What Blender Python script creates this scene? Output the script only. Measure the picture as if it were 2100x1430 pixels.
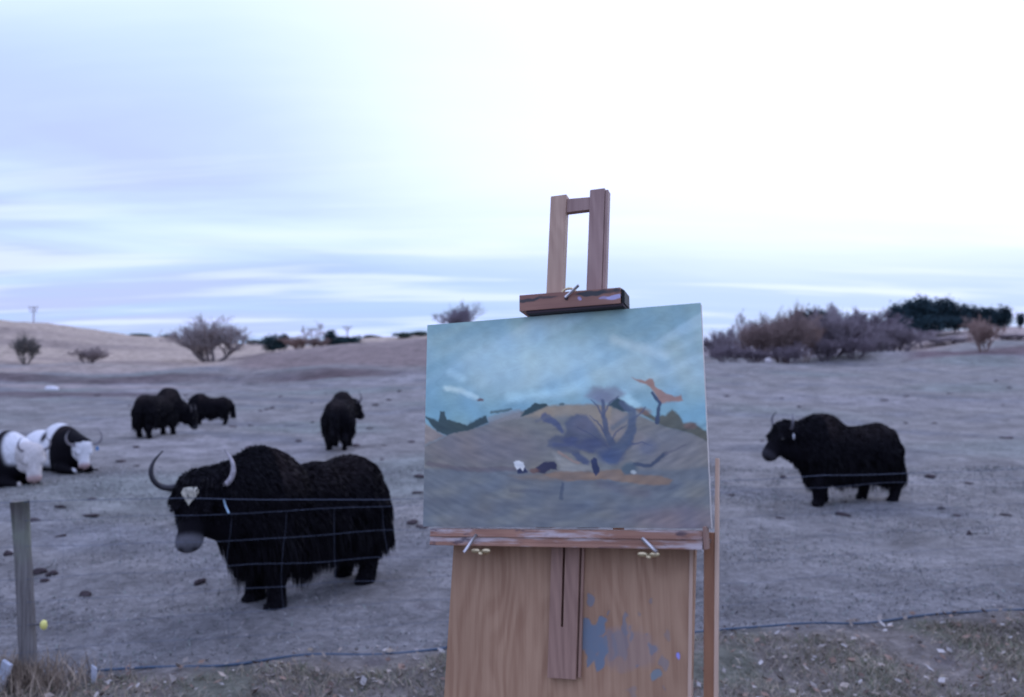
import bpy, bmesh, math, random
import numpy as np
from mathutils import Matrix, Vector

for o in list(bpy.data.objects):
    bpy.data.objects.remove(o)
SC = bpy.context.scene
COL = SC.collection
R = math.radians
F = 1650.0                     # focal length in photo pixels (2100 wide)
PITCH = R(1.215)
CAM_Z = 2.0

# ------------------------------------------------------------------ camera
cd = bpy.data.cameras.new('camera')
cam = bpy.data.objects.new('camera', cd)
COL.objects.link(cam)
cam.location = (0, 0, CAM_Z)
cam.rotation_euler = (R(90) + PITCH, 0, 0)
cd.sensor_width = 36
cd.lens = 36 * F / 2100
cd.clip_end = 6000
cd.clip_start = 0.05
cd.dof.use_dof = True
cd.dof.focus_distance = 1.85
cd.dof.aperture_fstop = cd.lens / 9.0      # 9 mm pupil
SC.camera = cam

# ------------------------------------------------------------------ sky
SUN_AZ, SUN_EL = R(30), R(28)
W = bpy.data.worlds.new('World')
SC.world = W
W.use_nodes = True
nt = W.node_tree
nt.nodes.clear()


class NT:
    """Small helper for building node trees."""
    def __init__(s, t):
        s.t = t

    def n(s, typ, **kw):
        nd = s.t.nodes.new(typ)
        for k, v in kw.items():
            setattr(nd, k, v)
        return nd

    def put(s, sock, v):
        if isinstance(v, bpy.types.NodeSocket):
            s.t.links.new(v, sock)
        else:
            if hasattr(sock.default_value, '__len__') and not hasattr(v, '__len__'):
                v = (v,) * len(sock.default_value)
            if hasattr(sock.default_value, '__len__') and len(sock.default_value) == 4 and len(v) == 3:
                v = (*v, 1)
            sock.default_value = v

    def m(s, op, a, b=None, c=None, clamp=False):
        nd = s.n('ShaderNodeMath', operation=op, use_clamp=clamp)
        for i, v in enumerate((a, b, c)):
            if v is not None:
                s.put(nd.inputs[i], v)
        return nd.outputs[0]

    def v(s, op, a, b=None, out=0):
        nd = s.n('ShaderNodeVectorMath', operation=op)
        s.put(nd.inputs[0], a)
        if b is not None:
            s.put(nd.inputs[1], b)
        return nd.outputs[out]

    def mix(s, fac, a, b, blend='MIX'):
        nd = s.n('ShaderNodeMix', data_type='RGBA', blend_type=blend)
        s.put(nd.inputs[0], fac)
        s.put(nd.inputs[6], a)
        s.put(nd.inputs[7], b)
        return nd.outputs[2]

    def ramp(s, x, lo, hi, a=0.0, b=1.0, smooth=True):
        nd = s.n('ShaderNodeMapRange', interpolation_type='SMOOTHSTEP' if smooth else 'LINEAR')
        for i, v in enumerate((x, lo, hi, a, b)):
            s.put(nd.inputs[i], v)
        return nd.outputs[0]

    def noise(s, vec, scale, detail=4, rough=0.55, dist=0.0):
        nd = s.n('ShaderNodeTexNoise')
        if vec is not None:
            s.put(nd.inputs['Vector'], vec)
        s.put(nd.inputs['Scale'], scale)
        s.put(nd.inputs['Detail'], detail)
        s.put(nd.inputs['Roughness'], rough)
        s.put(nd.inputs['Distortion'], dist)
        return nd.outputs[0]

    def xyz(s, x, y, z):
        nd = s.n('ShaderNodeCombineXYZ')
        for i, v in enumerate((x, y, z)):
            s.put(nd.inputs[i], v)
        return nd.outputs[0]


g = NT(nt)
dirv = g.n('ShaderNodeTexCoord').outputs['Generated']
sep = g.n('ShaderNodeSeparateXYZ')
g.put(sep.inputs[0], dirv)
dx, dy, dz = sep.outputs
sky = g.n('ShaderNodeTexSky', sky_type='NISHITA')
sky.sun_disc = False
sky.sun_elevation = SUN_EL
sky.sun_rotation = SUN_AZ
zc = g.m('MAXIMUM', dz, 0.0)
den = g.m('ADD', zc, 0.10)
px, py = g.m('DIVIDE', dx, den), g.m('DIVIDE', dy, den)
cl1 = g.noise(g.xyz(g.m('MULTIPLY', px, 0.45), g.m('MULTIPLY', py, 1.0), 3.3), 1.15, 5, 0.5, 0.4)
cl2 = g.noise(g.xyz(g.m('MULTIPLY', px, 0.20), g.m('MULTIPLY', py, 0.9), 7.7), 2.6, 4, 0.5, 0.3)
cl3 = g.noise(g.xyz(g.m('MULTIPLY', px, 0.4), g.m('MULTIPLY', py, 0.8), 1.7), 0.55, 2, 0.5, 0.2)
sund = (math.sin(SUN_AZ) * math.cos(SUN_EL), math.cos(SUN_AZ) * math.cos(SUN_EL), math.sin(SUN_EL))
sd = g.v('DOT_PRODUCT', dirv, sund, out=1)
glow = g.m('MULTIPLY', g.ramp(sd, 0.66, 0.99), g.ramp(dz, 0.03, 0.24))
# height of the cloud deck's brightening, broken up by streaks
t = g.m('ADD', zc, g.m('MULTIPLY', g.m('SUBTRACT', cl1, 0.5), 0.44))
t = g.m('ADD', t, g.m('MULTIPLY', g.m('SUBTRACT', cl3, 0.5), 0.44))
t = g.m('ADD', t, g.m('MULTIPLY', glow, 0.14))
t = g.ramp(t, 0.03, 0.49)
cloud = g.mix(t, (0.48, 0.67, 1.08), (0.91, 1.08, 1.78))
lav = g.m('MULTIPLY', g.m('MULTIPLY', g.ramp(g.m('MULTIPLY', dx, -1.0), 0.05, 0.50), g.ramp(dz, 0.38, 0.20)), g.ramp(cl1, 0.62, 0.36))
cloud = g.mix(g.m('MULTIPLY', lav, 0.95), cloud, (0.56, 0.65, 1.05))
streak = g.m('MULTIPLY', g.ramp(cl2, 0.47, 0.66), g.ramp(dz, 0.40, 0.12))
cloud = g.mix(g.m('MULTIPLY', streak, 0.62), cloud, (0.90, 1.02, 1.7))
cloud = g.mix(g.m('MULTIPLY', glow, 0.80), cloud, (1.12, 1.20, 1.75))
cloud10 = g.v('SCALE', cloud)
nt.nodes[-1].inputs['Scale'].default_value = 10.0
final = g.mix(0.94, sky.outputs[0], cloud10)
bg = g.n('ShaderNodeBackground')
g.put(bg.inputs[0], final)
bg.inputs[1].default_value = 0.1
wo = g.n('ShaderNodeOutputWorld')
nt.links.new(bg.outputs[0], wo.inputs[0])

# ------------------------------------------------------------------ sun
sl = bpy.data.lights.new('sun', 'SUN')
sl.energy = 0.5
sl.angle = R(35)
sl.color = (1.0, 0.97, 0.94)
sun = bpy.data.objects.new('sun', sl)
COL.objects.link(sun)
sun.rotation_euler = Vector(sund).to_track_quat('Z', 'Y').to_euler()

SC.view_settings.view_transform = 'Standard'
SC.view_settings.look = 'None'
SC.view_settings.exposure = 0.0
SC.view_settings.gamma = 1.0
SC.view_settings.use_curve_mapping = False
SC.cycles.use_denoising = True
SC.cycles.max_bounces = 6

# ------------------------------------------------------------------ helpers
rng = np.random.default_rng(7)


def tag(o, label=None, cat=None, group=None, kind=None):
    if label: o['label'] = label
    if cat: o['category'] = cat
    if group: o['group'] = group
    if kind: o['kind'] = kind
    return o


def empty(name, loc=(0, 0, 0), rz=0.0):
    o = bpy.data.objects.new(name, None)
    COL.objects.link(o)
    o.location = loc
    o.rotation_euler = (0, 0, rz)
    o.empty_display_size = 0.1
    return o


def mesh_data(name, V, faces, mat=None, smooth=True, col=None, colname='Col'):
    """V (n,3); faces: list of index tuples or an (m,k) array; col (n,3)/(n,4) per-vertex colours."""
    me = bpy.data.meshes.new(name)
    V = np.asarray(V, dtype=np.float32)
    if isinstance(faces, np.ndarray):
        faces = [faces]
    if faces and isinstance(faces[0], np.ndarray):
        me.vertices.add(len(V))
        me.vertices.foreach_set('co', V.ravel())
        nl = sum(f.size for f in faces)
        nf = sum(len(f) for f in faces)
        me.loops.add(nl)
        me.loops.foreach_set('vertex_index', np.concatenate([f.ravel() for f in faces]).astype(np.int32))
        me.polygons.add(nf)
        tot = np.concatenate([np.full(len(f), f.shape[1]) for f in faces])
        me.polygons.foreach_set('loop_start', np.concatenate([[0], np.cumsum(tot)[:-1]]).astype(np.int32))
        me.update(calc_edges=True)
        me.validate()
    else:
        me.from_pydata(V.tolist(), [], [tuple(f) for f in faces])
        me.update()
    if smooth:
        me.polygons.foreach_set('use_smooth', np.ones(len(me.polygons), dtype=bool))
    if col is not None:
        c = np.ones((len(V), 4), dtype=np.float32)
        col = np.asarray(col)
        c[:, :col.shape[1]] = col
        a = me.color_attributes.new(colname, 'FLOAT_COLOR', 'POINT')
        a.data.foreach_set('color', c.ravel())
    if mat:
        me.materials.append(mat)
    return me


def obj(name, me, parent=None, mtx=None):
    o = bpy.data.objects.new(name, me)
    COL.objects.link(o)
    if parent is not None:
        o.parent = parent
    if mtx is not None:
        o.matrix_local = mtx
    return o


def sines(P, seed, n=10, lo=1.0, hi=4.0):
    """cheap smooth noise in about [-1,1]"""
    r = np.random.default_rng(seed)
    P = np.asarray(P)
    out = np.zeros(len(P))
    for _ in range(n):
        d = r.normal(size=P.shape[1]); d /= np.linalg.norm(d)
        out += np.sin(P @ d * r.uniform(lo, hi) + r.uniform(0, 6.28))
    return out / math.sqrt(n)


def sstep(a, b, x):
    t = np.clip((x - a) / (b - a), 0, 1)
    return t * t * (3 - 2 * t)


def tube(pts, rad, sides=6, cap=True):
    pts = np.asarray(pts, float); n = len(pts)
    rad = np.broadcast_to(np.asarray(rad, float), (n,))
    tan = np.gradient(pts, axis=0)
    tan /= np.linalg.norm(tan, axis=1)[:, None] + 1e-9
    ref = np.array([0, 0, 1.0]) if abs(tan[0][2]) < 0.9 else np.array([1.0, 0, 0])
    a = np.cross(tan[0], ref)
    V = []
    for i in range(n):
        a = a - tan[i] * (a @ tan[i]); a /= np.linalg.norm(a) + 1e-9
        b = np.cross(tan[i], a)
        for k in range(sides):
            th = 2 * math.pi * k / sides
            V.append(pts[i] + rad[i] * (a * math.cos(th) + b * math.sin(th)))
    Fc = []
    for i in range(n - 1):
        for k in range(sides):
            k2 = (k + 1) % sides
            Fc.append((i * sides + k, i * sides + k2, (i + 1) * sides + k2, (i + 1) * sides + k))
    if cap:
        Fc.append(tuple(range(sides)))
        Fc.append(tuple((n - 1) * sides + k for k in reversed(range(sides))))
    return V, Fc


def lump(seed, r=(1, 1, 1), nu=12, nv=8, amp=0.18):
    V = []
    for j in range(nv + 1):
        ph = math.pi * j / nv
        for i in range(nu):
            th = 2 * math.pi * i / nu
            V.append((math.sin(ph) * math.cos(th), math.sin(ph) * math.sin(th), math.cos(ph)))
    V = np.array(V)
    V *= (1 + amp * sines(V, seed, 6, 1.5, 4.5))[:, None]
    V *= np.array(r)
    Fc = []
    for j in range(nv):
        for i in range(nu):
            i2 = (i + 1) % nu
            Fc.append((j * nu + i, (j + 1) * nu + i, (j + 1) * nu + i2, j * nu + i2))
    return V, Fc


class Acc:
    def __init__(s):
        s.V, s.F, s.C = [], [], []

    def add(s, V, Fc, c=None):
        b = len(s.V)
        s.V.extend(map(tuple, V))
        s.F.extend(tuple(i + b for i in f) for f in Fc)
        if c is not None:
            s.C.extend([c] * len(V))
        return s

    def me(s, name, mat, smooth=True):
        return mesh_data(name, np.array(s.V), s.F, mat, smooth, np.array(s.C) if s.C else None)


# ------------------------------------------------------------------ materials
def material(name, base=(0.5, 0.5, 0.5), rough=0.7, spec=0.3, metal=0.0):
    m = bpy.data.materials.new(name)
    m.use_nodes = True
    b = m.node_tree.nodes['Principled BSDF']
    b.inputs['Base Color'].default_value = (*base, 1)
    b.inputs['Roughness'].default_value = rough
    b.inputs['Specular IOR Level'].default_value = spec
    b.inputs['Metallic'].default_value = metal
    return m, NT(m.node_tree), b


def bump(g_, b, h, dist, strength=1.0):
    nd = g_.n('ShaderNodeBump')
    nd.inputs['Strength'].default_value = strength
    nd.inputs['Distance'].default_value = dist
    g_.put(nd.inputs['Height'], h)
    g_.t.links.new(nd.outputs[0], b.inputs['Normal'])


def attr(g_, name='Col'):
    nd = g_.n('ShaderNodeAttribute')
    nd.attribute_name = name
    return nd


def attr_mat(name, rough=0.8, spec=0.2, scale=30.0, amount=0.35, bdist=0.0):
    """surface whose own colour is stored per vertex, with procedural variation and relief"""
    m, q, b = material(name, rough=rough, spec=spec)
    tc = q.n('ShaderNodeTexCoord').outputs['Object']
    n = q.noise(tc, scale, 5, 0.6)
    f = q.ramp(n, 0.3, 0.7, 1 - amount, 1 + amount)
    c = q.v('SCALE', attr(q).outputs['Color'])
    q.put(c.node.inputs['Scale'], f)
    q.put(b.inputs['Base Color'], c)
    if bdist:
        bump(q, b, n, bdist)
    return m


def wood(name, light, dark, grain=1.0, rough=0.55, stain=False, smear=None, axis=1):
    m, q, b = material(name, rough=rough, spec=0.35)
    tc = q.n('ShaderNodeTexCoord').outputs['Object']
    sc = [34 * grain] * 3
    sc[axis] = 1.6 * grain
    st = q.v('MULTIPLY', tc, tuple(sc))
    warp = q.noise(q.v('MULTIPLY', tc, (5, 1.4, 5) if axis == 1 else (1.4, 5, 5)), 1.6, 2, 0.5)
    sx = q.n('ShaderNodeSeparateXYZ')
    q.put(sx.inputs[0], tc)
    across = sx.outputs[0] if axis == 1 else sx.outputs[1]
    ring = q.m('SINE', q.m('ADD', q.m('MULTIPLY', across, 210.0 * grain), q.m('MULTIPLY', warp, 75.0)))
    ring = q.ramp(ring, -1.0, 1.0)
    fib = q.noise(st, 3.0, 6, 0.65)
    f = q.m('ADD', q.m('MULTIPLY', ring, 0.17), q.m('MULTIPLY', fib, 1.0))
    c = q.mix(q.ramp(f, 0.25, 1.0), light, dark)
    blot = q.ramp(q.noise(tc, 6.0, 3), 0.35, 0.7)
    c = q.mix(q.m('MULTIPLY', blot, 0.30), c, tuple(x * 0.72 for x in dark))
    if stain:
        a = attr(q, 'Stain')
        c = q.mix(a.outputs['Alpha'], c, a.outputs['Color'])
    if smear:
        s = q.noise(q.v('MULTIPLY', tc, (9, 60, 60)), 1.0, 5, 0.6)
        c = q.mix(q.m('MULTIPLY', q.ramp(s, 0.47, 0.64), 0.75), c, smear)
        s2 = q.noise(q.v('MULTIPLY', tc, (14, 40, 40)), 1.3, 4, 0.6)
        c = q.mix(q.m('MULTIPLY', q.ramp(s2, 0.58, 0.70), 0.8), c, (0.05, 0.04, 0.06))
    q.put(b.inputs['Base Color'], c)
    bump(q, b, fib, 0.0006, 0.6)
    return m


M = {}
M['panel'] = wood('panel_wood', (0.46, 0.28, 0.17), (0.29, 0.15, 0.085), 1.0, stain=True)
M['mast'] = wood('mast_wood', (0.56, 0.38, 0.27), (0.40, 0.25, 0.18), 1.2)
M['mast_dark'] = wood('mast_wood_dark', (0.40, 0.26, 0.22), (0.28, 0.17, 0.145), 1.2)
M['red_wood'] = wood('clamp_wood', (0.36, 0.185, 0.125), (0.22, 0.10, 0.075), 1.0, stain=True, axis=0)
M['tray'] = wood('tray_wood', (0.40, 0.21, 0.14), (0.25, 0.12, 0.08), 1.0, smear=(0.56, 0.50, 0.50), axis=0)
M['slat'] = wood('slat_wood', (0.38, 0.225, 0.165), (0.24, 0.135, 0.10), 1.3)
M['leg'] = wood('leg_wood', (0.34, 0.165, 0.085), (0.24, 0.105, 0.055), 1.2)
M['pale_wood'] = wood('pale_wood', (0.62, 0.44, 0.32), (0.50, 0.33, 0.24), 1.2)
M['brass'] = material('brass', (0.62, 0.50, 0.30), 0.35, 0.5, 0.8)[0]
M['steel'] = material('steel', (0.55, 0.52, 0.52), 0.35, 0.5, 0.8)[0]
M['dark_lip'] = material('dark_lip', (0.035, 0.02, 0.025), 0.6, 0.3)[0]
M['canvas_cloth'] = attr_mat('canvas_edge', 0.85, 0.15, 60, 0.12)
M['fur'] = attr_mat('fur', 0.62, 0.12, 14, 0.3, 0.0)
M['hide'] = attr_mat('hide', 0.8, 0.08, 22, 0.12, 0.004)
M['grass'] = attr_mat('dry_grass', 0.85, 0.1, 3, 0.25)
M['twig'] = attr_mat('twig', 0.9, 0.1, 1.2, 0.3)
mt, q, b = material('branch', rough=0.9, spec=0.1)
oi = q.n('ShaderNodeObjectInfo')
q.put(b.inputs['Base Color'], q.mix(q.noise(q.n('ShaderNodeTexCoord').outputs['Object'], 5.0, 3), oi.outputs['Color'], q.v('MULTIPLY', oi.outputs['Color'], (0.6, 0.6, 0.6))))
M['branch'] = mt
M['needle'] = attr_mat('needle', 0.85, 0.1, 0.9, 0.45)
M['dung'] = attr_mat('dung', 0.9, 0.1, 18, 0.4, 0.02)
M['bark'] = attr_mat('bark', 0.9, 0.1, 3, 0.3)

mt, q, b = material('painted_surface', rough=0.42, spec=0.35)
tc = q.n('ShaderNodeTexCoord').outputs['Object']
weave = q.noise(q.v('MULTIPLY', tc, (900, 900, 900)), 1.0, 2)
brush = q.noise(q.v('MULTIPLY', tc, (38, 70, 38)), 1.0, 4, 0.55, 1.6)
c = q.v('SCALE', attr(q).outputs['Color'])
q.put(c.node.inputs['Scale'], q.ramp(brush, 0.25, 0.75, 0.95, 1.05))
q.put(b.inputs['Base Color'], c)
bump(q, b, q.m('ADD', brush, q.m('MULTIPLY', weave, 0.05)), 0.0007, 0.25)
M['paint'] = mt

mt, q, b = material('horn', rough=0.45, spec=0.4)
a = attr(q)
tc = q.n('ShaderNodeTexCoord').outputs['Object']
c = q.mix(q.ramp(q.noise(tc, 18, 4), 0.35, 0.7), a.outputs['Color'], q.v('MULTIPLY', a.outputs['Color'], (0.6, 0.6, 0.6)))
q.put(b.inputs['Base Color'], c)
M['horn'] = mt
M['eye'] = material('eye', (0.01, 0.008, 0.008), 0.15, 0.5)[0]
M['wire'] = material('galvanised_wire', (0.11, 0.13, 0.185), 0.5, 0.4, 0.3)[0]
M['cable'] = material('blue_cable', (0.05, 0.08, 0.125), 0.55, 0.3)[0]
M['yellow'] = material('yellow_plastic', (0.78, 0.72, 0.22), 0.5, 0.4)[0]
M['clip'] = material('clip_blue', (0.28, 0.42, 0.55), 0.5, 0.4)[0]
M['stone'] = attr_mat('stone', 0.85, 0.2, 8, 0.25, 0.02)

mt, q, b = material('post_wood', rough=0.85, spec=0.15)
tc = q.n('ShaderNodeTexCoord').outputs['Object']
fib = q.noise(q.v('MULTIPLY', tc, (60, 60, 3)), 1.0, 6, 0.65)
big = q.noise(tc, 5.0, 3)
c = q.mix(q.ramp(fib, 0.3, 0.72), (0.215, 0.20, 0.19), (0.10, 0.088, 0.085))
sx = q.n('ShaderNodeSeparateXYZ')
q.put(sx.inputs[0], tc)
alg = q.m('MULTIPLY', q.ramp(sx.outputs[2], 0.55, 1.15), q.ramp(big, 0.35, 0.65))
c = q.mix(q.m('MULTIPLY', alg, 0.6), c, (0.20, 0.24, 0.16))
q.put(b.inputs['Base Color'], c)
bump(q, b, fib, 0.004)
M['post'] = mt

# ------------------------------------------------------------------ terrain
RX = np.array([-1200, 0, 100, 200, 300, 400, 500, 600, 700, 800, 880, 1100, 1300, 1460, 1700, 1850, 2000, 2100, 2900], float)
RINGS = [
    (28, [868] * 19),
    (58, [789, 789, 789, 788, 787, 787, 789, 785, 780, 775, 772, 764, 756, 751, 750, 749, 749, 748, 748]),
    (61, [769, 770, 770, 769, 768, 768, 773, 769, 765, 759, 755, 750, 747, 746, 744, 741, 732, 728, 726]),
    (64, [764, 764, 764, 763, 763, 764, 768, 762, 757, 751, 747, 742, 742, 744, 742, 737, 727, 722, 720]),
    (72, [752, 753, 753, 753, 754, 756, 752, 742, 737, 732, 728, 716, 724, 740, 737, 728, 712, 706, 700]),
    (95, [730, 738, 740, 741, 741, 740, 733, 718, 709, 702, 697, 685, 700, 731, 724, 707, 688, 683, 670]),
    (105, [722, 730, 732, 734, 735, 735, 732, 722, 713, 704, 698, 688, 702, 728, 720, 702, 685, 680, 665]),
    (150, [585, 656, 664, 679, 690, 697, 704, 712, 702, 692, 688, 690, 702, 718, 695, 684, 676, 672, 650]),
]
RY = np.array([r[0] for r in RINGS], float)
RZ = np.array([[CAM_Z + (750 - y) / F * r[0] for y in r[1]] for r in RINGS])


def near_z(X, Y):
    Yf = Y - 0.19 * X
    return 0.4 * (1 - sstep(2.4, 4.6, Yf)) + 0.04 * (1 - sstep(4.8, 6.2, Yf))


def ground_z(X, Y, detail=True):
    X = np.atleast_1d(np.asarray(X, float)); Y = np.atleast_1d(np.asarray(Y, float))
    Ys = np.maximum(Y, 20.0)
    sx_ = np.clip(1050 + F * X / Ys, RX[0], RX[-1])
    zr = np.stack([np.interp(sx_, RX, r) for r in RZ])          # rings x points
    far = np.zeros(len(X))
    seg = np.clip(np.searchsorted(RY, Ys) - 1, 0, len(RY) - 2)
    idx = np.arange(len(X))
    t = np.clip((Ys - RY[seg]) / (RY[seg + 1] - RY[seg]), 0, 1)
    far = zr[seg, idx] * (1 - t) + zr[seg + 1, idx] * t
    b1 = np.clip((Ys - 150) / 60, 0, 1)
    far = np.where(Ys > 150, zr[-1] * (1 - b1) + (zr[-1] - 5) * b1, far)
    b2 = sstep(210, 420, Ys)
    far = far * (1 - b2) - 2.0 * b2
    far = np.where(Y < 28, 0.0, far)
    z = far + near_z(X, Y)
    if detail:
        P = np.stack([X, Y], 1)
        fade = np.clip(60 / np.maximum(Ys, 60), 0, 1)
        keep = 1.0 - 0.9 * (1 - sstep(2.8, 4.2, Y))
        z = z + keep * (0.020 * sines(P, 3, 12, 3.0, 9.0) + 0.035 * sines(P, 4, 10, 0.6, 2.2)) * fade
        z = z + np.where(Y > 40, 0.22 * sines(P, 5, 12, 0.15, 0.7), 0) * sstep(40, 70, Y)
    return z


def gz(x, y):
    return float(ground_z(x, y)[0])


def to_lin(c):
    c = np.asarray(c, float) / 255
    return np.where(c <= 0.04045, c / 12.92, ((c + 0.055) / 1.055) ** 2.4)


FIELD = np.array([0.228, 0.215, 0.204])


def ground_colour(X, Y, sx_):
    n = len(X)
    P = np.stack([X, Y], 1)
    c = np.tile(FIELD, (n, 1))

    def lay(col, w):
        nonlocal c
        w = np.clip(w, 0, 1)[:, None]
        c = c * (1 - w) + np.array(col) * w
    nz = sines(P, 21, 10, 0.1, 0.8)
    nz2 = sines(P, 22, 10, 0.7, 2.5)
    # grazed field: greener and paler patches
    lay((0.185, 0.21, 0.195), 0.6 * sstep(0.2, 1.4, nz) * sstep(8, 14, Y))
    lay((0.285, 0.268, 0.27), 0.6 * sstep(0.2, 1.3, -nz) * sstep(9, 16, Y))
    lay((0.175, 0.175, 0.185), 0.75 * sstep(0.3, 1.4, nz2))
    lay((0.16, 0.155, 0.158), 0.75 * (1 - sstep(6.0, 10.5, Y)))       # darker turf towards the fence
    # unfenced verge in front of the wire
    Yf = 5.772 + 0.197 * X
    verge = 1 - sstep(-0.25, 0.15, Y - Yf)
    lay((0.17, 0.15, 0.135), verge)
    lay((0.12, 0.135, 0.095), 0.5 * verge * sstep(0.1, 1.0, sines(P, 23, 10, 3, 9)))
    # rough bank at the edge of the field
    left = 1 - sstep(900, 1300, sx_)
    wob = sines(P, 31, 8, 0.05, 0.35)
    lay((0.34, 0.285, 0.27), left * 0.7 * sstep(50, 53, Y + wob) * (1 - sstep(56, 58, Y + wob)) * (1 - sstep(350, 520, sx_)))
    lay((0.105, 0.070, 0.072), 0.92 * left * sstep(58.2, 59.0, Y + 0.5 * wob) * (1 - sstep(62.0, 65.5, Y + 0.8 * wob)) * (0.65 + 0.35 * np.clip(sines(P, 35, 8, 0.1, 0.5), -1, 1)))
    lay((0.115, 0.085, 0.09), 0.8 * left * sstep(42, 45, Y + wob) * (1 - sstep(46.5, 49, Y + wob)) * (1 - sstep(250, 420, sx_)))
    # mauve mound in the middle, tan hill at the left
    mound = sstep(420, 520, sx_) * (1 - sstep(1350, 1480, sx_)) * sstep(64, 69, Y + wob) * (1 - sstep(100, 106, Y))
    lay((0.225, 0.175, 0.16), mound)
    lay((0.28, 0.225, 0.20), 0.8 * mound * sstep(80, 95, Y) * sstep(-0.4, 0.8, nz))
    lay((0.36, 0.29, 0.245), left * 0.8 * sstep(68, 70, Y + wob) * (1 - sstep(72, 75, Y + wob)) * (1 - mound))
    hill = sstep(72, 80, Y + 2 * wob) * (1 - mound)
    lay((0.42, 0.335, 0.265), hill * (1 - sstep(1300, 1460, sx_)))
    lay((0.27, 0.215, 0.185), 0.8 * hill * (1 - sstep(1300, 1460, sx_)) * sstep(0.0, 1.2, sines(np.stack([X * 0.12, Y], 1), 33, 8, 0.2, 0.6)))
    lay((0.25, 0.215, 0.22), hill * sstep(1300, 1460, sx_) * (1 - sstep(1780, 1900, sx_)))
    lay((0.37, 0.30, 0.27), hill * sstep(1780, 1900, sx_))
    lay((0.12, 0.08, 0.09), 0.85 * sstep(1830, 1900, sx_) * sstep(59, 61, Y + wob) * (1 - sstep(68, 72, Y + wob)))
    return c


front = np.radians(np.arange(-44, 44.01, 0.17))
back = np.radians(np.arange(47, 314, 3.0))
th = np.concatenate([front, back])
rad = np.concatenate([[0.02, 0.4, 0.8, 1.2, 1.6, 2, 2.4, 2.8, 3.2, 3.6], np.geomspace(4, 30, 230), np.geomspace(30.6, 56, 50),
                      np.linspace(56.5, 110, 90), np.geomspace(112, 210, 50), np.geomspace(220, 4000, 25)])
TT, RR = np.meshgrid(th, rad)
X = (RR * np.sin(TT)).ravel(); Y = (RR * np.cos(TT)).ravel()
Z = ground_z(X, Y)
sxx = np.clip(1050 + F * X / np.maximum(Y, 20), -1500, 3500)
nT, nR = len(th), len(rad)
ii, jj = np.meshgrid(np.arange(nT), np.arange(nR - 1))
i2 = (ii + 1) % nT
quads = np.stack([jj * nT + ii, jj * nT + i2, (jj + 1) * nT + i2, (jj + 1) * nT + ii], -1).reshape(-1, 4)[:, ::-1]

mt, q, b = material('pasture', rough=0.95, spec=0.08)
tc = q.n('ShaderNodeTexCoord').outputs['Object']
n1 = q.noise(tc, 0.9, 6, 0.62, 0.3)
n2 = q.noise(tc, 7.0, 5, 0.65, 0.6)
n3 = q.noise(tc, 28.0, 4, 0.7)
c = q.v('SCALE', attr(q).outputs['Color'])
f = q.m('MULTIPLY', q.ramp(n1, 0.28, 0.72, 0.66, 1.24), q.ramp(n2, 0.30, 0.70, 0.76, 1.18))
f = q.m('MULTIPLY', f, q.ramp(n3, 0.3, 0.7, 0.8, 1.2))
q.put(c.node.inputs['Scale'], f)
vor = q.n('ShaderNodeTexVoronoi')
q.put(vor.inputs['Vector'], tc)
vor.inputs['Scale'].default_value = 1.7
spot = q.m('MULTIPLY', q.ramp(vor.outputs['Distance'], 0.22, 0.06), q.ramp(n1, 0.40, 0.56))
c2 = q.mix(q.m('MULTIPLY', spot, 0.65), c, (0.085, 0.075, 0.08))
pale = q.m('MULTIPLY', q.ramp(q.noise(tc, 17.0, 2, 0.5), 0.66, 0.76), 0.5)
c2 = q.mix(pale, c2, (0.42, 0.37, 0.36))
q.put(b.inputs['Base Color'], c2)
bump(q, b, q.m('ADD', q.m('MULTIPLY', n2, 1.0), q.m('MULTIPLY', n3, 0.35)), 0.06, 0.8)
M['ground'] = mt
gme = mesh_data('ground', np.stack([X, Y, Z], 1), quads, mt, True, ground_colour(X, Y, sxx))
ground = obj('ground', gme)
tag(ground, 'grazed grey green pasture rising to low grassy hills', None, None, 'structure')


# ------------------------------------------------------------------ grass, leaves (stuff)
def blades(name, P, length, width, cols, lean, label, mat, cat=None):
    n = len(P)
    a = rng.uniform(0, 2 * math.pi, n)
    w = np.stack([np.cos(a), np.sin(a), np.zeros(n)], 1) * (width / 2)[:, None]
    a2 = rng.uniform(0, 2 * math.pi, n)
    d = np.stack([np.cos(a2) * lean, np.sin(a2) * lean, np.ones(n)], 1)
    d /= np.linalg.norm(d, axis=1)[:, None]
    mid = P + d * (length * 0.55)[:, None]
    tip = P + d * length[:, None] + np.stack([np.cos(a2), np.sin(a2), -0.6 * np.ones(n)], 1) * (length * 0.28 * lean)[:, None]
    V = np.stack([P - w, P + w, mid + w * 0.7, mid - w * 0.7, tip], 1).reshape(-1, 3)
    k = np.arange(n)[:, None] * 5
    me = mesh_data(name, V, [k + np.array([[0, 1, 2, 3]]), k + np.array([[3, 2, 4]])], mat, False, np.repeat(cols, 5, 0))
    o = obj(name, me)
    return tag(o, label, cat, None, 'stuff')


def pick(cols, n):
    cols = np.array(cols)
    c = cols[rng.integers(0, len(cols), n)]
    return c * rng.uniform(0.75, 1.25, (n, 1))


def scatter(n, y0, y1, fn=None):
    """random ground points within the view wedge, rows y0..y1"""
    Y = np.sqrt(rng.uniform(y0 ** 2, y1 ** 2, n))
    X = Y * rng.uniform(-0.72, 0.72, n)
    keep = np.ones(n, bool) if fn is None else fn(X, Y)
    X, Y = X[keep], Y[keep]
    return np.stack([X, Y, ground_z(X, Y)], 1)


def verge(X, Y):
    return Y < 5.772 + 0.197 * X + 0.05


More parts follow.
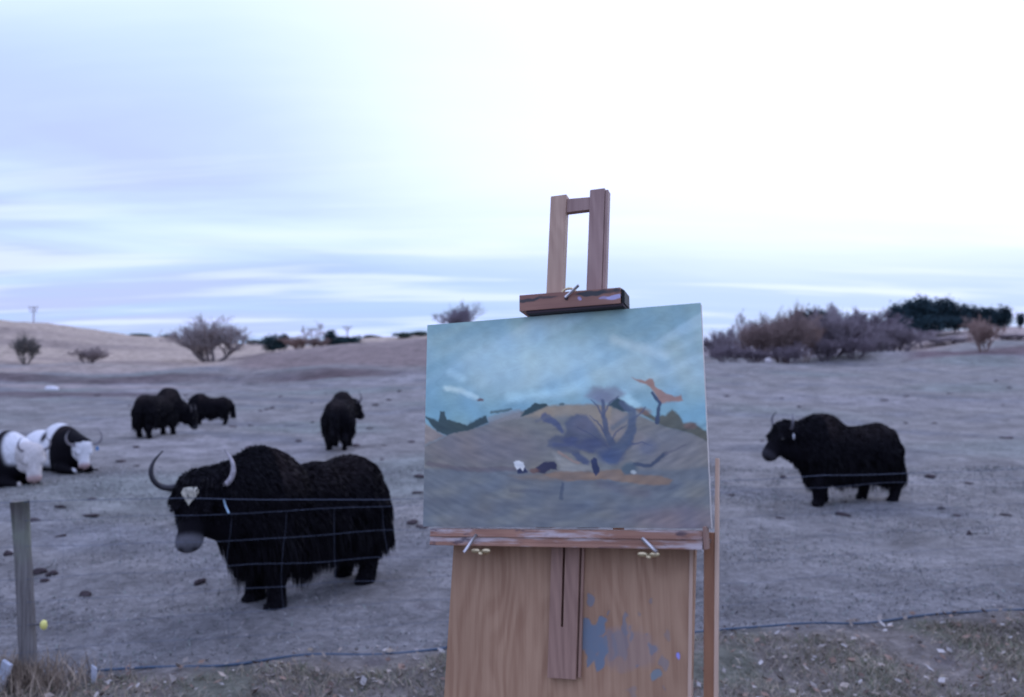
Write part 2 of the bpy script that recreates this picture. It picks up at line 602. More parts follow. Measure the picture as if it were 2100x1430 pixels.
dry = [(0.30, 0.25, 0.18), (0.36, 0.30, 0.23), (0.22, 0.18, 0.14), (0.17, 0.17, 0.12), (0.12, 0.14, 0.085), (0.24, 0.21, 0.17)]
P = scatter(90000, 4.2, 7.0, lambda X, Y: Y < 5.772 + 0.197 * X - 0.10 - 0.30 * np.abs(sines(np.stack([X, Y], 1), 57, 8, 2, 8)) * (X > -2.4))
nz = sines(P[:, :2], 55, 10, 2, 7)
P = P[rng.uniform(-1.4, 1.0, len(P)) < nz]
blades('dry_grass', P, rng.uniform(0.03, 0.09, len(P)), rng.uniform(0.003, 0.007, len(P)), pick(dry, len(P)),
       rng.uniform(0.4, 1.5, len(P)), 'short dry and green grass on the verge in front of the fence', M['grass'])
P = scatter(90000, 5.2, 16, lambda X, Y: ~verge(X, Y))
nz = sines(P[:, :2], 56, 10, 1, 5)
P = P[rng.uniform(-1.2, 1.6, len(P)) < nz]
blades('pasture_grass', P, rng.uniform(0.012, 0.035, len(P)) * (1 + P[:, 1] / 14), rng.uniform(0.005, 0.010, len(P)) * (1 + P[:, 1] / 14),
       pick([(0.235, 0.23, 0.23), (0.27, 0.255, 0.25), (0.17, 0.19, 0.175), (0.15, 0.15, 0.15)], len(P)), rng.uniform(0.8, 2.2, len(P)),
       'closely grazed greyish grass of the pasture', M['grass'])

P = scatter(5200, 4.2, 7.2, verge)
n = len(P)
a = rng.uniform(0, 6.28, n); s = 0.005 + 0.030 * rng.uniform(0, 1, n) ** 2.2
ax = np.stack([np.cos(a), np.sin(a), rng.uniform(-.5, .5, n)], 1) * s[:, None]
bx = np.stack([-np.sin(a), np.cos(a), rng.uniform(-.5, .5, n)], 1) * (s * rng.uniform(.4, .8, n))[:, None]
up = np.array([0, 0, 1.0]) * (s * rng.uniform(.2, .8, n))[:, None]
base = P + [0, 0, 0.025]
V = np.stack([base - ax, base - bx + up * .4, base + ax + up, base + bx + up * .3, base - up * .3], 1).reshape(-1, 3)
k = np.arange(n)[:, None] * 5
lv = pick([(0.30, 0.25, 0.21), (0.34, 0.30, 0.27), (0.25, 0.17, 0.13), (0.38, 0.35, 0.33), (0.16, 0.11, 0.09), (0.22, 0.18, 0.14)], n)
me = mesh_data('fallen_leaves', V, [k + np.array([[0, 1, 4]]), k + np.array([[1, 2, 4]]), k + np.array([[2, 3, 4]]), k + np.array([[3, 0, 4]])],
               M['grass'], False, np.repeat(lv, 5, 0))
tag(obj('fallen_leaves', me), 'pale fallen leaves littering the verge', None, None, 'stuff')

# rank grass tussock round the foot of the fence post
a = rng.uniform(0, 6.28, 1500); r_ = np.abs(rng.normal(0, 0.22, 1500))
P = np.stack([-3.12 + r_ * np.cos(a) * 1.3, 5.08 + r_ * np.sin(a) * 0.6, np.zeros(1500)], 1)
P[:, 2] = ground_z(P[:, 0], P[:, 1])
o = blades('grass_tussock', P, rng.uniform(0.08, 0.24, 1500), rng.uniform(0.004, 0.008, 1500),
           pick([(0.30, 0.24, 0.18), (0.36, 0.29, 0.22), (0.2, 0.155, 0.12)], 1500), rng.uniform(0.1, 0.8, 1500),
           'brown dry grass tussock round the foot of the fence post', M['grass'])


# ------------------------------------------------------------------ trees
def grow(r, n_stems, height, spread, levels=4, kids=(3, 5), up=0.55, stem_len=0.36, tilt=(0.3, 0.75)):
    """returns list of (points, radii, level)"""
    out = []

    def branch(p, d, L, rad, lev):
        npt = 4 if lev < 2 else 3
        pts = [np.array(p)]
        dd = np.array(d, float)
        for i in range(npt - 1):
            dd = dd + r.normal(0, 0.16, 3) + np.array([0, 0, 0.06])
            dd /= np.linalg.norm(dd)
            pts.append(pts[-1] + dd * L / (npt - 1))
        out.append((np.array(pts), np.linspace(rad, rad * 0.55, npt), lev))
        if lev >= levels:
            return
        for _ in range(r.integers(*kids) + (1 if lev == levels - 1 else 0)):
            f_ = r.uniform(0.35, 1.0)
            k_ = f_ * (npt - 1); i0 = min(int(k_), npt - 2)
            p2 = pts[i0] + (pts[i0 + 1] - pts[i0]) * (k_ - i0)
            side = r.normal(0, 1, 3); side[2] = abs(side[2]) * up
            nd = dd * 0.55 + side / np.linalg.norm(side) * spread
            nd /= np.linalg.norm(nd)
            branch(p2, nd, L * r.uniform(0.55, 0.82), rad * 0.55, lev + 1)
    for s_ in range(n_stems):
        az = 2 * math.pi * s_ / n_stems + r.uniform(-.5, .5)
        til = 0.12 if n_stems == 1 else r.uniform(*tilt)
        branch((0.06 * math.cos(az), 0.06 * math.sin(az), 0), (til * math.cos(az), til * math.sin(az), 1), stem_len * height * r.uniform(.85, 1.15),
               0.028 * height, 0)
    return out


def bare_variant(name, seed, n_stems=1, spread=0.8, levels=5, kids=(3, 4), up=0.55, twig=0.0042, stem_len=0.30, trunk=0.5, tilt=(0.3, 0.75)):
    """unit-sized leafless tree: (trunk mesh, crown mesh)"""
    r = np.random.default_rng(seed)
    br = grow(r, n_stems, 1.0, spread, levels, kids, up, stem_len, tilt)
    tips = np.concatenate([b_[0][-1:] for b_ in br])
    zt = np.percentile(tips[:, 2], 98)
    w = np.percentile(np.abs(tips[:, :2]), 96)
    T, Cn = Acc(), Acc()
    for pts, rd, lev in br:
        pts = pts / np.array([2 * w, 2 * w, zt])
        rd = np.maximum(rd / zt * trunk, twig)
        V, Fc = tube(pts, rd, 5 if lev < 2 else 3, cap=False)
        (T if lev < 2 else Cn).add(V, Fc)
    return T.me('trunk', M['branch']), Cn.me('crown', M['branch'])


VAR = [bare_variant('tree', 11, 2, 0.85), bare_variant('tree', 12, 3, 0.75), bare_variant('tree', 13, 2, 0.95),
       bare_variant('tree', 14, 4, 0.8), bare_variant('tree', 15, 3, 0.95)]
DOME = [bare_variant('tree', 31, 6, 0.62, 4, (4, 6), 0.75, stem_len=0.30, trunk=0.55), bare_variant('tree', 34, 5, 0.66, 4, (4, 6), 0.75, stem_len=0.30, trunk=0.6)]
WILLOW = bare_variant('tree', 52, 8, 0.62, 4, (4, 5), 0.5, 0.0036, 0.42, 0.8, (0.25, 1.25))
BUSH = [bare_variant('bush', 21, 9, 0.7, 4, (3, 5), stem_len=0.36), bare_variant('bush', 22, 8, 0.8, 4, (3, 5), stem_len=0.36)]


def at(px_, Yd):
    Xd = (px_ - 1050) / F * Yd
    return Xd, Yd, gz(Xd, Yd)


def bare_tree(name, px_, top, wpx, Yd, col, label, cat, var, group=None, rz=0.0):
    x, y, z = at(px_, Yd)
    H = CAM_Z + (750 - top) / F * Yd - z
    Wd = wpx / F * Yd
    e = empty(name, (x, y, z - 0.1), rz)
    tag(e, label, cat, group)
    for nm, me in (('trunk', var[0]), ('crown', var[1])):
        o = obj(nm, me, e)
        o.scale = (Wd, Wd, H)
        o.color = (*(np.array(col) * (0.7 if nm == 'trunk' else 1.0)), 1)
    return e


def clump_crown(seed, H, Wd, n, col, z0=0.2, size=0.16, cone=0.0):
    """many small needle sprays gathered in clumps"""
    r = np.random.default_rng(seed)
    nc = 26
    u_ = r.normal(size=(nc, 3)); u_ /= np.linalg.norm(u_, axis=1)[:, None]
    u_ *= r.uniform(0.45, 1.0, (nc, 1))
    ctr = np.stack([u_[:, 0] * Wd / 2 * 0.78, u_[:, 1] * Wd / 2 * 0.78, H * (z0 + (1 - z0) * (0.5 + 0.42 * u_[:, 2]))], 1)
    if cone:
        k_ = 1 - cone * (ctr[:, 2] / H)
        ctr[:, :2] *= k_[:, None]
    ci = r.integers(0, nc, n)
    off = r.normal(size=(n, 3)) * np.array([Wd * 0.12, Wd * 0.12, H * 0.075])
    p = ctr[ci] + off
    p[:, 2] *= H / np.percentile(p[:, 2], 98)
    shade = r.uniform(0.7, 1.25, nc)[ci] * r.uniform(0.8, 1.2, n)
    a_ = r.normal(size=(n, 3)); a_ /= np.linalg.norm(a_, axis=1)[:, None]
    b_ = np.cross(a_, r.normal(size=(n, 3))); b_ /= np.linalg.norm(b_, axis=1)[:, None]
    s_ = size * r.uniform(0.6, 1.4, (n, 1))
    V = np.stack([p - a_ * s_, p + b_ * s_ * 0.5, p + a_ * s_, p - b_ * s_ * 0.5], 1).reshape(-1, 3)
    k_ = np.arange(n)[:, None] * 4 + np.array([[0, 1, 2, 3]])
    return V, k_, np.repeat(np.array(col) * shade[:, None], 4, 0)


def pine(name, px_, top, wpx, Yd, label, seed, cat='pine tree', col=(0.030, 0.055, 0.058), group=None, z0=0.22, cone=0.0, base=None):
    x, y, z = at(px_, Yd)
    H = CAM_Z + (750 - top) / F * Yd - z
    Wd = wpx / F * Yd
    e = empty(name, (x, y, z - 0.1))
    tag(e, label, cat, group)
    acc = Acc()
    V, Fc = tube([(0, 0, 0), (0.02 * Wd, 0, H * .4), (0, 0.02 * Wd, H * .9)], [0.035 * H, 0.025 * H, 0.01 * H], 7)
    acc.add(V, Fc, (0.10, 0.07, 0.06))
    r = random.Random(seed)
    for _ in range(9):
        h = r.uniform(0.3, 0.8) * H; an = r.uniform(0, 6.28); L = Wd * 0.36
        V, Fc = tube([(0, 0, h), (L * .5 * math.cos(an), L * .5 * math.sin(an), h + .06 * H), (L * math.cos(an), L * math.sin(an), h + .14 * H)],
                     [0.012 * H, .008 * H, .004 * H], 5)
        acc.add(V, Fc, (0.09, 0.065, 0.055))
    obj('trunk', acc.me('trunk', M['bark']), e)
    V, k_, cc = clump_crown(seed, H, Wd, 2600, col, z0, 0.022 * (H + Wd), cone)
    obj('crown', mesh_data('crown', V, k_, M['needle'], False, cc), e)
    return e


MAUVE = (0.34, 0.285, 0.31)
BROWN = (0.35, 0.255, 0.23)
PALE = (0.48, 0.42, 0.44)
DUSK = (0.27, 0.22, 0.25)
RED = (0.43, 0.30, 0.255)
# left of the easel
bare_tree('bare_tree', 434, 660, 150, 92, (0.44, 0.38, 0.37), 'large leafless many-stemmed willow at the left of the mound', 'tree', WILLOW, rz=0.4)
bare_tree('upright_shrub', 52, 688, 50, 80, (0.17, 0.155, 0.14), 'dark upright shrub on the left slope, tallest shrub there', 'shrub', BUSH[0])
bare_tree('bare_bush', 182, 712, 62, 76, (0.36, 0.29, 0.28), 'low round leafless bush right of the dark upright shrub', 'bush', WILLOW, rz=3)
bare_tree('bare_tree', 940, 627, 76, 118, (0.32, 0.28, 0.33), 'leafless round tree whose crown shows above the top left of the painting', 'tree', WILLOW, rz=1.0)
pine('conifer', 560, 688, 52, 108, 'low dark conifer at the left end of the mound crest', 41, 'conifer', z0=0.05)
pine('conifer', 583, 686, 28, 110, 'narrow dark conifer beside the low conifer on the mound', 42, 'conifer', z0=0.05, cone=0.6)
bare_tree('bare_tree', 612, 690, 56, 106, RED, 'reddish leafless scrub tree between the conifers on the mound', 'tree', DOME[0])
bare_tree('bare_tree', 650, 692, 52, 106, BROWN, 'brown low leafless tree behind the mound crest', 'tree', DOME[1], rz=2)
bare_tree('bare_tree', 640, 662, 44, 125, PALE, 'pale tall leafless tree rising behind the brown scrub', 'tree', VAR[2])
pine('conifer', 678, 678, 36, 109, 'tallest pointed dark conifer on the mound crest', 43, 'conifer', z0=0.05, cone=0.6)
pine('conifer', 702, 690, 42, 108, 'low dark conifer right of the pointed one', 44, 'conifer', z0=0.05)
pine('conifer', 725, 689, 36, 108, 'last low conifer at the right end of the group on the mound', 45, 'conifer', z0=0.05)
GREEN = (0.05, 0.07, 0.055)
pine('evergreen_bush', 288, 684, 46, 152, 'low dark evergreen bush on the skyline right of the utility pole', 46, 'bush', GREEN, z0=0.0)
pine('evergreen_bush', 347, 686, 40, 152, 'small evergreen bush on the skyline just left of the willow', 47, 'bush', GREEN, z0=0.0)
pine('evergreen_bush', 520, 697, 44, 152, 'flat evergreen bush on the skyline right of the willow', 48, 'bush', GREEN, z0=0.0)
pine('evergreen_bush', 762, 687, 40, 152, 'faint evergreen bush on the skyline right of the conifers', 49, 'bush', GREEN, z0=0.0)
pine('evergreen_bush', 828, 682, 42, 130, 'left one of two dark evergreen bushes on the crest beside the painting', 50, 'bush', GREEN, z0=0.0)
pine('evergreen_bush', 862, 679, 40, 130, 'right one of two dark evergreen bushes touching the painting edge', 51, 'bush', GREEN, z0=0.0)
# thicket at the right
TH = 'leafless trees of the thicket beyond the field'
for px_, top, wpx, Yd, col, lab, vi in [
    (1478, 672, 60, 66, MAUVE, 'leafless tree at the left end of the thicket beside the painting', 0),
    (1524, 644, 66, 76, PALE, 'pale thin leafless tree standing out above the thicket near the painting', 2),
    (1555, 660, 88, 65, BROWN, 'broad leafless tree in front of the pale thin one', 7),
    (1604, 634, 100, 65, BROWN, 'tall dark brown leafless tree, tallest of the front row', 7),
    (1650, 660, 70, 66, RED, 'reddish brown leafless tree right of the tall brown one', 3),
    (1708, 645, 120, 68, MAUVE, 'wide mauve leafless tree in the middle of the thicket', 7),
    (1738, 622, 84, 88, PALE, 'pale tall leafless tree rising highest behind the thicket', 0),
    (1768, 636, 100, 72, DUSK, 'dark mauve leafless tree left of the big pine grove', 4),
    (1815, 645, 80, 80, DUSK, 'dark leafless tree under the left end of the pine grove', 3),
    (1838, 660, 100, 74, MAUVE, 'greyish leafless shrubby tree below the pine grove', 7),
    (1892, 676, 90, 84, PALE, 'low pale leafless scrub below the middle of the pine grove', 3),
    (2014, 652, 62, 66, RED, 'lone reddish leafless tree at the right end of the bank', 7),
    (1466, 690, 60, 74, MAUVE, 'leafless tree half hidden behind the right edge of the painting', 5),
    (1502, 678, 76, 84, MAUVE, 'mauve leafless tree behind the left end of the thicket', 6),
    (1580, 662, 84, 78, BROWN, 'brown leafless tree behind the broad front tree', 6),
    (1630, 664, 84, 80, BROWN, 'brown leafless tree behind the tall brown one', 5),
    (1676, 666, 90, 82, MAUVE, 'mauve leafless tree behind the reddish brown one', 6),
    (1726, 660, 96, 84, DUSK, 'dusky leafless tree behind the middle of the thicket', 5),
    (1786, 656, 96, 88, DUSK, 'dusky leafless tree at the back beside the pine grove', 6)]:
    bare_tree('bare_tree', px_, top, wpx, Yd, col, lab, 'tree', (VAR + DOME + [WILLOW])[vi], TH, rz=px_)
for px_, top, wpx, Yd, col, lab, vi in [
    (1492, 706, 70, 63, DUSK, 'dark undergrowth bush at the foot of the thicket beside the painting', 0),
    (1545, 714, 70, 62.5, DUSK, 'dark undergrowth bush left of the white stone', 1),
    (1618, 706, 64, 62.5, DUSK, 'dark bush at the foot of the tall brown tree', 0),
    (1690, 694, 70, 66, DUSK, 'round dark bush under the wide mauve tree', 1),
    (1752, 690, 76, 66, DUSK, 'round dark bush in the middle of the thicket foot', 0),
    (1800, 690, 70, 70, MAUVE, 'grey bush at the right end of the thicket foot', 1),
    (1950, 690, 90, 84, PALE, 'pale scrub bush on the bank below the pine grove', 0),
    (2072, 684, 80, 80, MAUVE, 'low mauve bush at the far right of the bank', 1)]:
    bare_tree('bare_bush', px_, top, wpx, Yd, col, lab, 'bush', BUSH[vi], 'bushes along the far bank', rz=px_)
PG = 'dark pines on the right skyline'
for i, (px_, top, wpx, Yd, lab) in enumerate([
    (1640, 640, 44, 120, 'small dark pine behind the tall brown leafless tree'),
    (1672, 636, 48, 122, 'broad dark pine in the gap left of the tall pale tree'),
    (1708, 638, 40, 122, 'dark pine just left of the tall pale leafless tree'),
    (1838, 628, 52, 112, 'dark pine at the left end of the big grove'),
    (1866, 619, 54, 114, 'second pine from the left of the big grove'),
    (1896, 611, 58, 112, 'tallest pine in the middle of the big grove'),
    (1928, 614, 56, 114, 'pine just right of the tallest one in the grove'),
    (1958, 621, 54, 112, 'second pine from the right of the big grove'),
    (1988, 629, 50, 114, 'dark pine at the right end of the big grove'),
    (1852, 650, 60, 108, 'low front pine at the left foot of the grove'),
    (1912, 648, 70, 108, 'low front pine in the middle foot of the grove'),
    (1966, 650, 60, 108, 'low front pine at the right foot of the grove'),
    (2030, 632, 34, 112, 'pine standing apart right of the big grove'),
    (2060, 630, 34, 112, 'round pine beyond the reddish leafless tree'),
    (2012, 634, 34, 114, 'dark pine filling the gap right of the big grove'),
    (2046, 640, 30, 116, 'low pine between the two pines standing apart'),
    (2093, 643, 18, 118, 'small slim pine at the right edge of the picture')]):
    pine('pine_tree', px_, top, wpx, Yd, lab, 60 + i, 'pine tree', (0.028, 0.052, 0.062), PG, z0=0.18)


def utility_pole(px_, top, Yd, label, arms):
    x, y, z = at(px_, Yd)
    H = CAM_Z + (750 - top) / F * Yd - z
    e = empty('utility_pole', (x, y, z - 0.2))
    tag(e, label, 'pole', 'distant utility poles')
    V, Fc = tube([(0, 0, 0), (0, 0, H)], [0.16, 0.11], 8)
    obj('pole', Acc().add(V, Fc, (0.42, 0.39, 0.42)).me('pole', M['bark']), e)
    for h, L in arms:
        V, Fc = tube([(-L, -.12, H * h), (L, -.12, H * h)], [0.09, 0.09], 6)
        o = obj('crossarm', Acc().add(V, Fc, (0.42, 0.39, 0.42)).me('crossarm', M['bark']), e)
        for sx_ in (-0.8, 0, 0.8):
            V, Fc = tube([(sx_ * L, -.12, H * h), (sx_ * L, -.12, H * h + .35)], [0.07, 0.05], 6)
            obj('insulator', Acc().add(V, Fc, (0.3, 0.28, 0.3)).me('insulator', M['bark']), o)


utility_pole(68, 627, 150, 'faint wooden utility pole with crossarm on the left hill crest', [(0.93, 0.9), (0.72, 0.7)])
utility_pole(712, 668, 150, 'faint wooden utility pole behind the conifers on the mound', [(0.96, 0.9), (0.8, 0.55)])

# ------------------------------------------------------------------ stones, dung
def lump_thing(name, x, y, r, col, seed, mat, label, cat, group=None, sink=0.25):
    V, Fc = lump(seed, r, 16, 10, 0.32 if name == 'dung' else 0.18)
    o = obj(name, mesh_data(name, V, Fc, M[mat], True, np.tile(np.array(col), (len(V), 1))))
    o.location = (x, y, gz(x, y) + r[2] * (1 - sink) * 0.6)
    o.rotation_euler = (0, 0, seed * 1.3)
    return tag(o, label, cat, group)


x, y, z = at(107, 50)
lump_thing('boulder', x, y, (0.46, 0.25, 0.17), (0.62, 0.60, 0.62), 3, 'stone', 'pale boulder lying at the far left of the field', 'boulder')
bpy.data.objects['boulder'].rotation_euler = (0, 0, 0)
x, y, z = at(1574, 60)
lump_thing('boulder', x, y, (0.32, 0.28, 0.26), (0.45, 0.41, 0.41), 4, 'stone', 'pale boulder at the foot of the leafless thicket', 'boulder')


def field_at(px_, py_):
    """flat-field point seen at a photo pixel"""
    Yd = CAM_Z * F / (py_ - 750)
    return (px_ - 1050) / F * Yd, Yd


DC = (0.055, 0.042, 0.045)
for i, (px_, py_, w, h, lab) in enumerate([
    (84, 1174, 0.085, 0.045, 'dark dung heap right of the fence post'),
    (112, 1176, 0.07, 0.03, 'flat brown dung beside the dark heap near the fence post'),
    (97, 1186, 0.05, 0.02, 'small dung bit just below the dark heap'),
    (414, 1198, 0.08, 0.04, 'brown dung lump below the chin of the yak behind the fence'),
    (182, 1218, 0.08, 0.03, 'flat dung pat between the fence post and the nearest yak'),
    (20, 1137, 0.06, 0.04, 'dung lump at the left edge just left of the fence post'),
    (1604, 981, 0.11, 0.05, 'dung pat in front of the legs of the yak at the right'),
    (1904, 983, 0.11, 0.05, 'dung pat behind the tail of the yak at the right'),
    (1984, 1098, 0.045, 0.035, 'small dark clod alone in the field at the lower right')]):
    x, y = field_at(px_, py_)
    lump_thing('dung', x, y, (w * .75, w * 0.6, h * .8), DC, 10 + i, 'dung', lab, 'dung', 'dung on the grazed field')
stray = [(127, 1041), (128, 1101), (70, 1069), (196, 1022), (250, 947), (200, 962), (282, 955), (905, 1110)]
r = random.Random(5)
for _ in range(70):
    py_ = 825 + 260 * r.random() ** 2.4
    stray.append((r.choice([r.uniform(120, 860), r.uniform(1490, 2080), r.uniform(480, 870)]), py_))
dung_me = []
for k in range(5):
    V, Fc = lump(30 + k, (1, 0.8, 0.40), 12, 8, 0.34)
    dung_me.append(mesh_data('dung', V, Fc, M['dung'], True, np.tile(np.array(DC) * (1 + 0.25 * k), (len(V), 1))))
for k, (px_, py_) in enumerate(stray):
    x, y = field_at(px_, py_)
    o = obj('dung', dung_me[k % 5])
    s = r.uniform(0.028, 0.06) * (1 + y / 18)
    o.scale = (s, s, s * r.uniform(0.6, 1.1))
    o.rotation_euler = (0, 0, r.uniform(0, 6.28))
    o.location = (x, y, gz(x, y) + s * 0.12)
    tag(o, 'small dark dung pat scattered on the grazed field', 'dung', 'small dung pats on the field')


# ------------------------------------------------------------------ animals
def rotz(a):
    c_, s_ = math.cos(a), math.sin(a)
    return np.array([[c_, -s_, 0], [s_, c_, 0], [0, 0, 1]])


def roty(a):
    c_, s_ = math.cos(a), math.sin(a)
    return np.array([[c_, 0, s_], [0, 1, 0], [-s_, 0, c_]])


def sd_ell(P, c_, r_, Rm=None):
    Q = P - np.array(c_)
    if Rm is not None:
        Q = Q @ Rm
    k0 = np.linalg.norm(Q / r_, axis=1)
    k1 = np.linalg.norm(Q / (np.array(r_) ** 2), axis=1) + 1e-9
    return k0 * (k0 - 1) / k1


def sd_cone(P, a_, b_, ra, rb):
    a_, b_ = np.array(a_, float), np.array(b_, float)
    ab = b_ - a_
    t_ = np.clip(((P - a_) @ ab) / (ab @ ab), 0, 1)
    return np.linalg.norm(P - a_ - t_[:, None] * ab, axis=1) - (ra + (rb - ra) * t_)


def smin(a_, b_, k_):
    h = np.clip(0.5 + 0.5 * (b_ - a_) / k_, 0, 1)
    return b_ * (1 - h) + a_ * h - k_ * h * (1 - h)


def surface_net(fn, lo, hi, h):
    ns = [int(math.ceil((hi[i] - lo[i]) / h)) + 1 for i in range(3)]
    gx = [lo[i] + h * np.arange(ns[i]) for i in range(3)]
    P = np.stack(np.meshgrid(*gx, indexing='ij'), -1).reshape(-1, 3)
    Fv = fn(P).reshape(ns)
    S = Fv < 0
    c0 = [slice(0, -1), slice(1, None)]
    cnt = np.zeros([n_ - 1 for n_ in ns]); acc = np.zeros([n_ - 1 for n_ in ns] + [3])
    for axis in range(3):
        o1, o2 = [k for k in range(3) if k != axis]
        for a1 in (0, 1):
            for a2 in (0, 1):
                sl_a = [None] * 3; sl_b = [None] * 3
                sl_a[axis], sl_b[axis] = c0[0], c0[1]
                sl_a[o1] = sl_b[o1] = c0[a1]
                sl_a[o2] = sl_b[o2] = c0[a2]
                fa, fb = Fv[tuple(sl_a)], Fv[tuple(sl_b)]
                cross = (fa < 0) != (fb < 0)
                t_ = np.where(cross, fa / np.where(cross, fa - fb, 1), 0)
                v_ = np.zeros(list(fa.shape) + [3])
                v_[..., axis] = t_; v_[..., o1] = a1; v_[..., o2] = a2
                acc += v_ * cross[..., None]
                cnt += cross
    act = cnt > 0
    idx = -np.ones(act.shape, int)
    idx[act] = np.arange(act.sum())
    cell = np.stack(np.nonzero(act), 1)
    V = np.array(lo) + h * (cell + acc[act] / cnt[act][:, None])
    quads = []
    for axis in range(3):
        o1, o2 = (axis + 1) % 3, (axis + 2) % 3
        a_ = [slice(None)] * 3; b_ = [slice(None)] * 3
        a_[axis], b_[axis] = slice(0, -1), slice(1, None)
        for d_ in (o1, o2):
            a_[d_] = b_[d_] = slice(1, -1)
        sa, sb = S[tuple(a_)], S[tuple(b_)]
        ed = np.stack(np.nonzero(sa != sb), 1)
        flip = sa[tuple(ed.T)]
        base = ed.copy(); base[:, o1] += 1; base[:, o2] += 1
        q_ = []
        for d1, d2 in ((1, 1), (0, 1), (0, 0), (1, 0)):
            cc = base.copy(); cc[:, o1] -= d1; cc[:, o2] -= d2
            q_.append(idx[tuple(cc.T)])
        q_ = np.stack(q_, 1)
        q_[~flip] = q_[~flip][:, ::-1]
        quads.append(q_)
    return V, np.concatenate(quads)


def make_yak(name, loc, heading, label, cat='yak', scale=1.0, poll=(1.1, 0, 1.08), hyaw=0.0, hpitch=1.1, vox=0.022, n_hair=9000, hair_w=0.009,
             lying=False, coat=None, horn_col=((0.10, 0.09, 0.10), (0.10, 0.09, 0.10)), group=None, seed=1, patch=False, muzzle=(0.20, 0.19, 0.21),
             horn=1.0, hair_k=1.0, tag_ear=None, stance=((0, 0), (0, 0)), tail=True, feet=None, horn_up=0.0, head_size=1.12, hump_x=0.50, throat=1.0):
    r = np.random.default_rng(seed)
    poll = np.array(poll, float)
    HS = head_size
    Rh = rotz(hyaw) @ roty(hpitch)            # head axes: x along the face to the nose, z off the forehead
    Ry = rotz(hyaw)

    def hp(x_, y_, z_):
        return poll + Rh @ (np.array([x_, y_, z_]) * HS)
    dz_ = -0.44 if lying else 0.0
    prims = []
    E = lambda c_, r_, k_=0.08, Rm=None: prims.append((lambda P: sd_ell(P, (c_[0], c_[1], c_[2] + dz_), np.array(r_), Rm), k_))
    K = lambda a_, b_, ra, rb, k_=0.07, d_=None: prims.append((lambda P: sd_cone(P, np.add(a_, (0, 0, dz_ if d_ is None else d_)), np.add(b_, (0, 0, dz_ if d_ is None else d_)), ra, rb), k_))
    E((-0.03, 0, 0.80), (0.72, 0.34, 0.355), 0.01)
    E((hump_x, 0, 1.0), (0.42, 0.25, 0.36), 0.16)
    E((-0.46, 0, 0.88), (0.33, 0.31, 0.315), 0.12)
    E((0.52, 0, 0.73), (0.30, 0.29, 0.37), 0.12)
    E((0.0, 0, 0.57), (0.62, 0.31, 0.20), 0.10)
    neck_b = hp(0.02, 0, -0.06)
    prims.append((lambda P: sd_cone(P, (0.48, 0, 0.98 + dz_), neck_b, 0.28, 0.155), 0.10))
    prims.append((lambda P: sd_cone(P, (0.52, 0, 0.74 + dz_), hp(0.20, 0, -0.15), 0.25 * throat, 0.12 * throat), 0.10))
    # head
    prims.append((lambda P: sd_ell(P, hp(0.06, 0, -0.05), HS * np.array((0.155, 0.145, 0.125)), Rh), 0.05))
    prims.append((lambda P: sd_cone(P, hp(0.08, 0, -0.05), hp(0.38, 0, -0.065), 0.125 * HS, 0.09 * HS), 0.05))
    prims.append((lambda P: sd_ell(P, hp(0.405, 0, -0.075), HS * np.array((0.08, 0.094, 0.078)), Rh), 0.04))
    prims.append((lambda P: sd_cone(P, hp(0.10, 0, -0.13), hp(0.37, 0, -0.125), 0.09 * HS, 0.055 * HS), 0.04))
    for s_ in (-1, 1):
        prims.append((lambda P, s_=s_: sd_ell(P, hp(0.07, 0.135 * s_, -0.10), HS * np.array((0.06, 0.055, 0.03)), Rh @ rotz(-0.9 * s_)), 0.03))
        prims.append((lambda P, s_=s_: sd_ell(P, hp(0.17, 0.11 * s_, 0.015), HS * np.array((0.055, 0.04, 0.04)), Rh), 0.03))
    if lying:
        for s_ in (-1, 1):
            K((0.62, 0.22 * s_, 0.10), (0.98, 0.16 * s_, 0.06), 0.10, 0.06, 0.06, 0.0)
            K((-0.35, 0.30 * s_, 0.12), (-0.05, 0.38 * s_, 0.07), 0.14, 0.07, 0.06, 0.0)
    else:
        ft = feet or ((0.52, 0.03), (0.46, -0.02), (-0.50, 0.02), (-0.58, -0.04))
        for i_, s_ in enumerate((1, -1)):
            fx = ft[i_][0]
            K((0.48, 0.17 * s_, 0.60), (fx, 0.17 * s_, 0.32), 0.15, 0.09)
            K((fx, 0.17 * s_, 0.32), (fx, 0.17 * s_, 0.07), 0.082, 0.068, 0.04)
            E((fx + 0.02, 0.17 * s_, 0.045), (0.095, 0.075, 0.055), 0.03)
        for i_, s_ in enumerate((1, -1)):
            fx = ft[2 + i_][0]
            K((-0.52, 0.17 * s_, 0.72), (fx + 0.10, 0.18 * s_, 0.46), 0.21, 0.13)
            K((fx + 0.10, 0.18 * s_, 0.46), (fx - 0.06, 0.18 * s_, 0.31), 0.11, 0.085, 0.05)
            K((fx - 0.06, 0.18 * s_, 0.31), (fx, 0.18 * s_, 0.07), 0.082, 0.066, 0.04)
            E((fx + 0.02, 0.18 * s_, 0.045), (0.09, 0.07, 0.055), 0.03)
    if tail:
        if lying:
            K((-0.76, 0, 0.98), (-0.87, 0.05, 0.62), 0.07, 0.10)
        else:
            K((-0.74, 0, 1.03), (-0.84, 0.02, 0.78), 0.07, 0.08)
            K((-0.84, 0.02, 0.78), (-0.85, 0.03, 0.40), 0.085, 0.10)

    def fn(P):
        d_ = None
        for f_, k_ in prims:
            v_ = f_(P)
            d_ = v_ if d_ is None else smin(d_, v_, k_)
        d_ = d_ + (0.003 if lying else 0.012) * sines(P, seed + 50, 8, 6, 18)
        return np.maximum(d_, -(P[:, 2] - 0.0))
    V, Q = surface_net(fn, (-1.2, -0.62, -0.06), (max(1.75, poll[0] + 0.65), 0.75 if lying else 0.66, 1.5 if not lying else 1.2), vox)
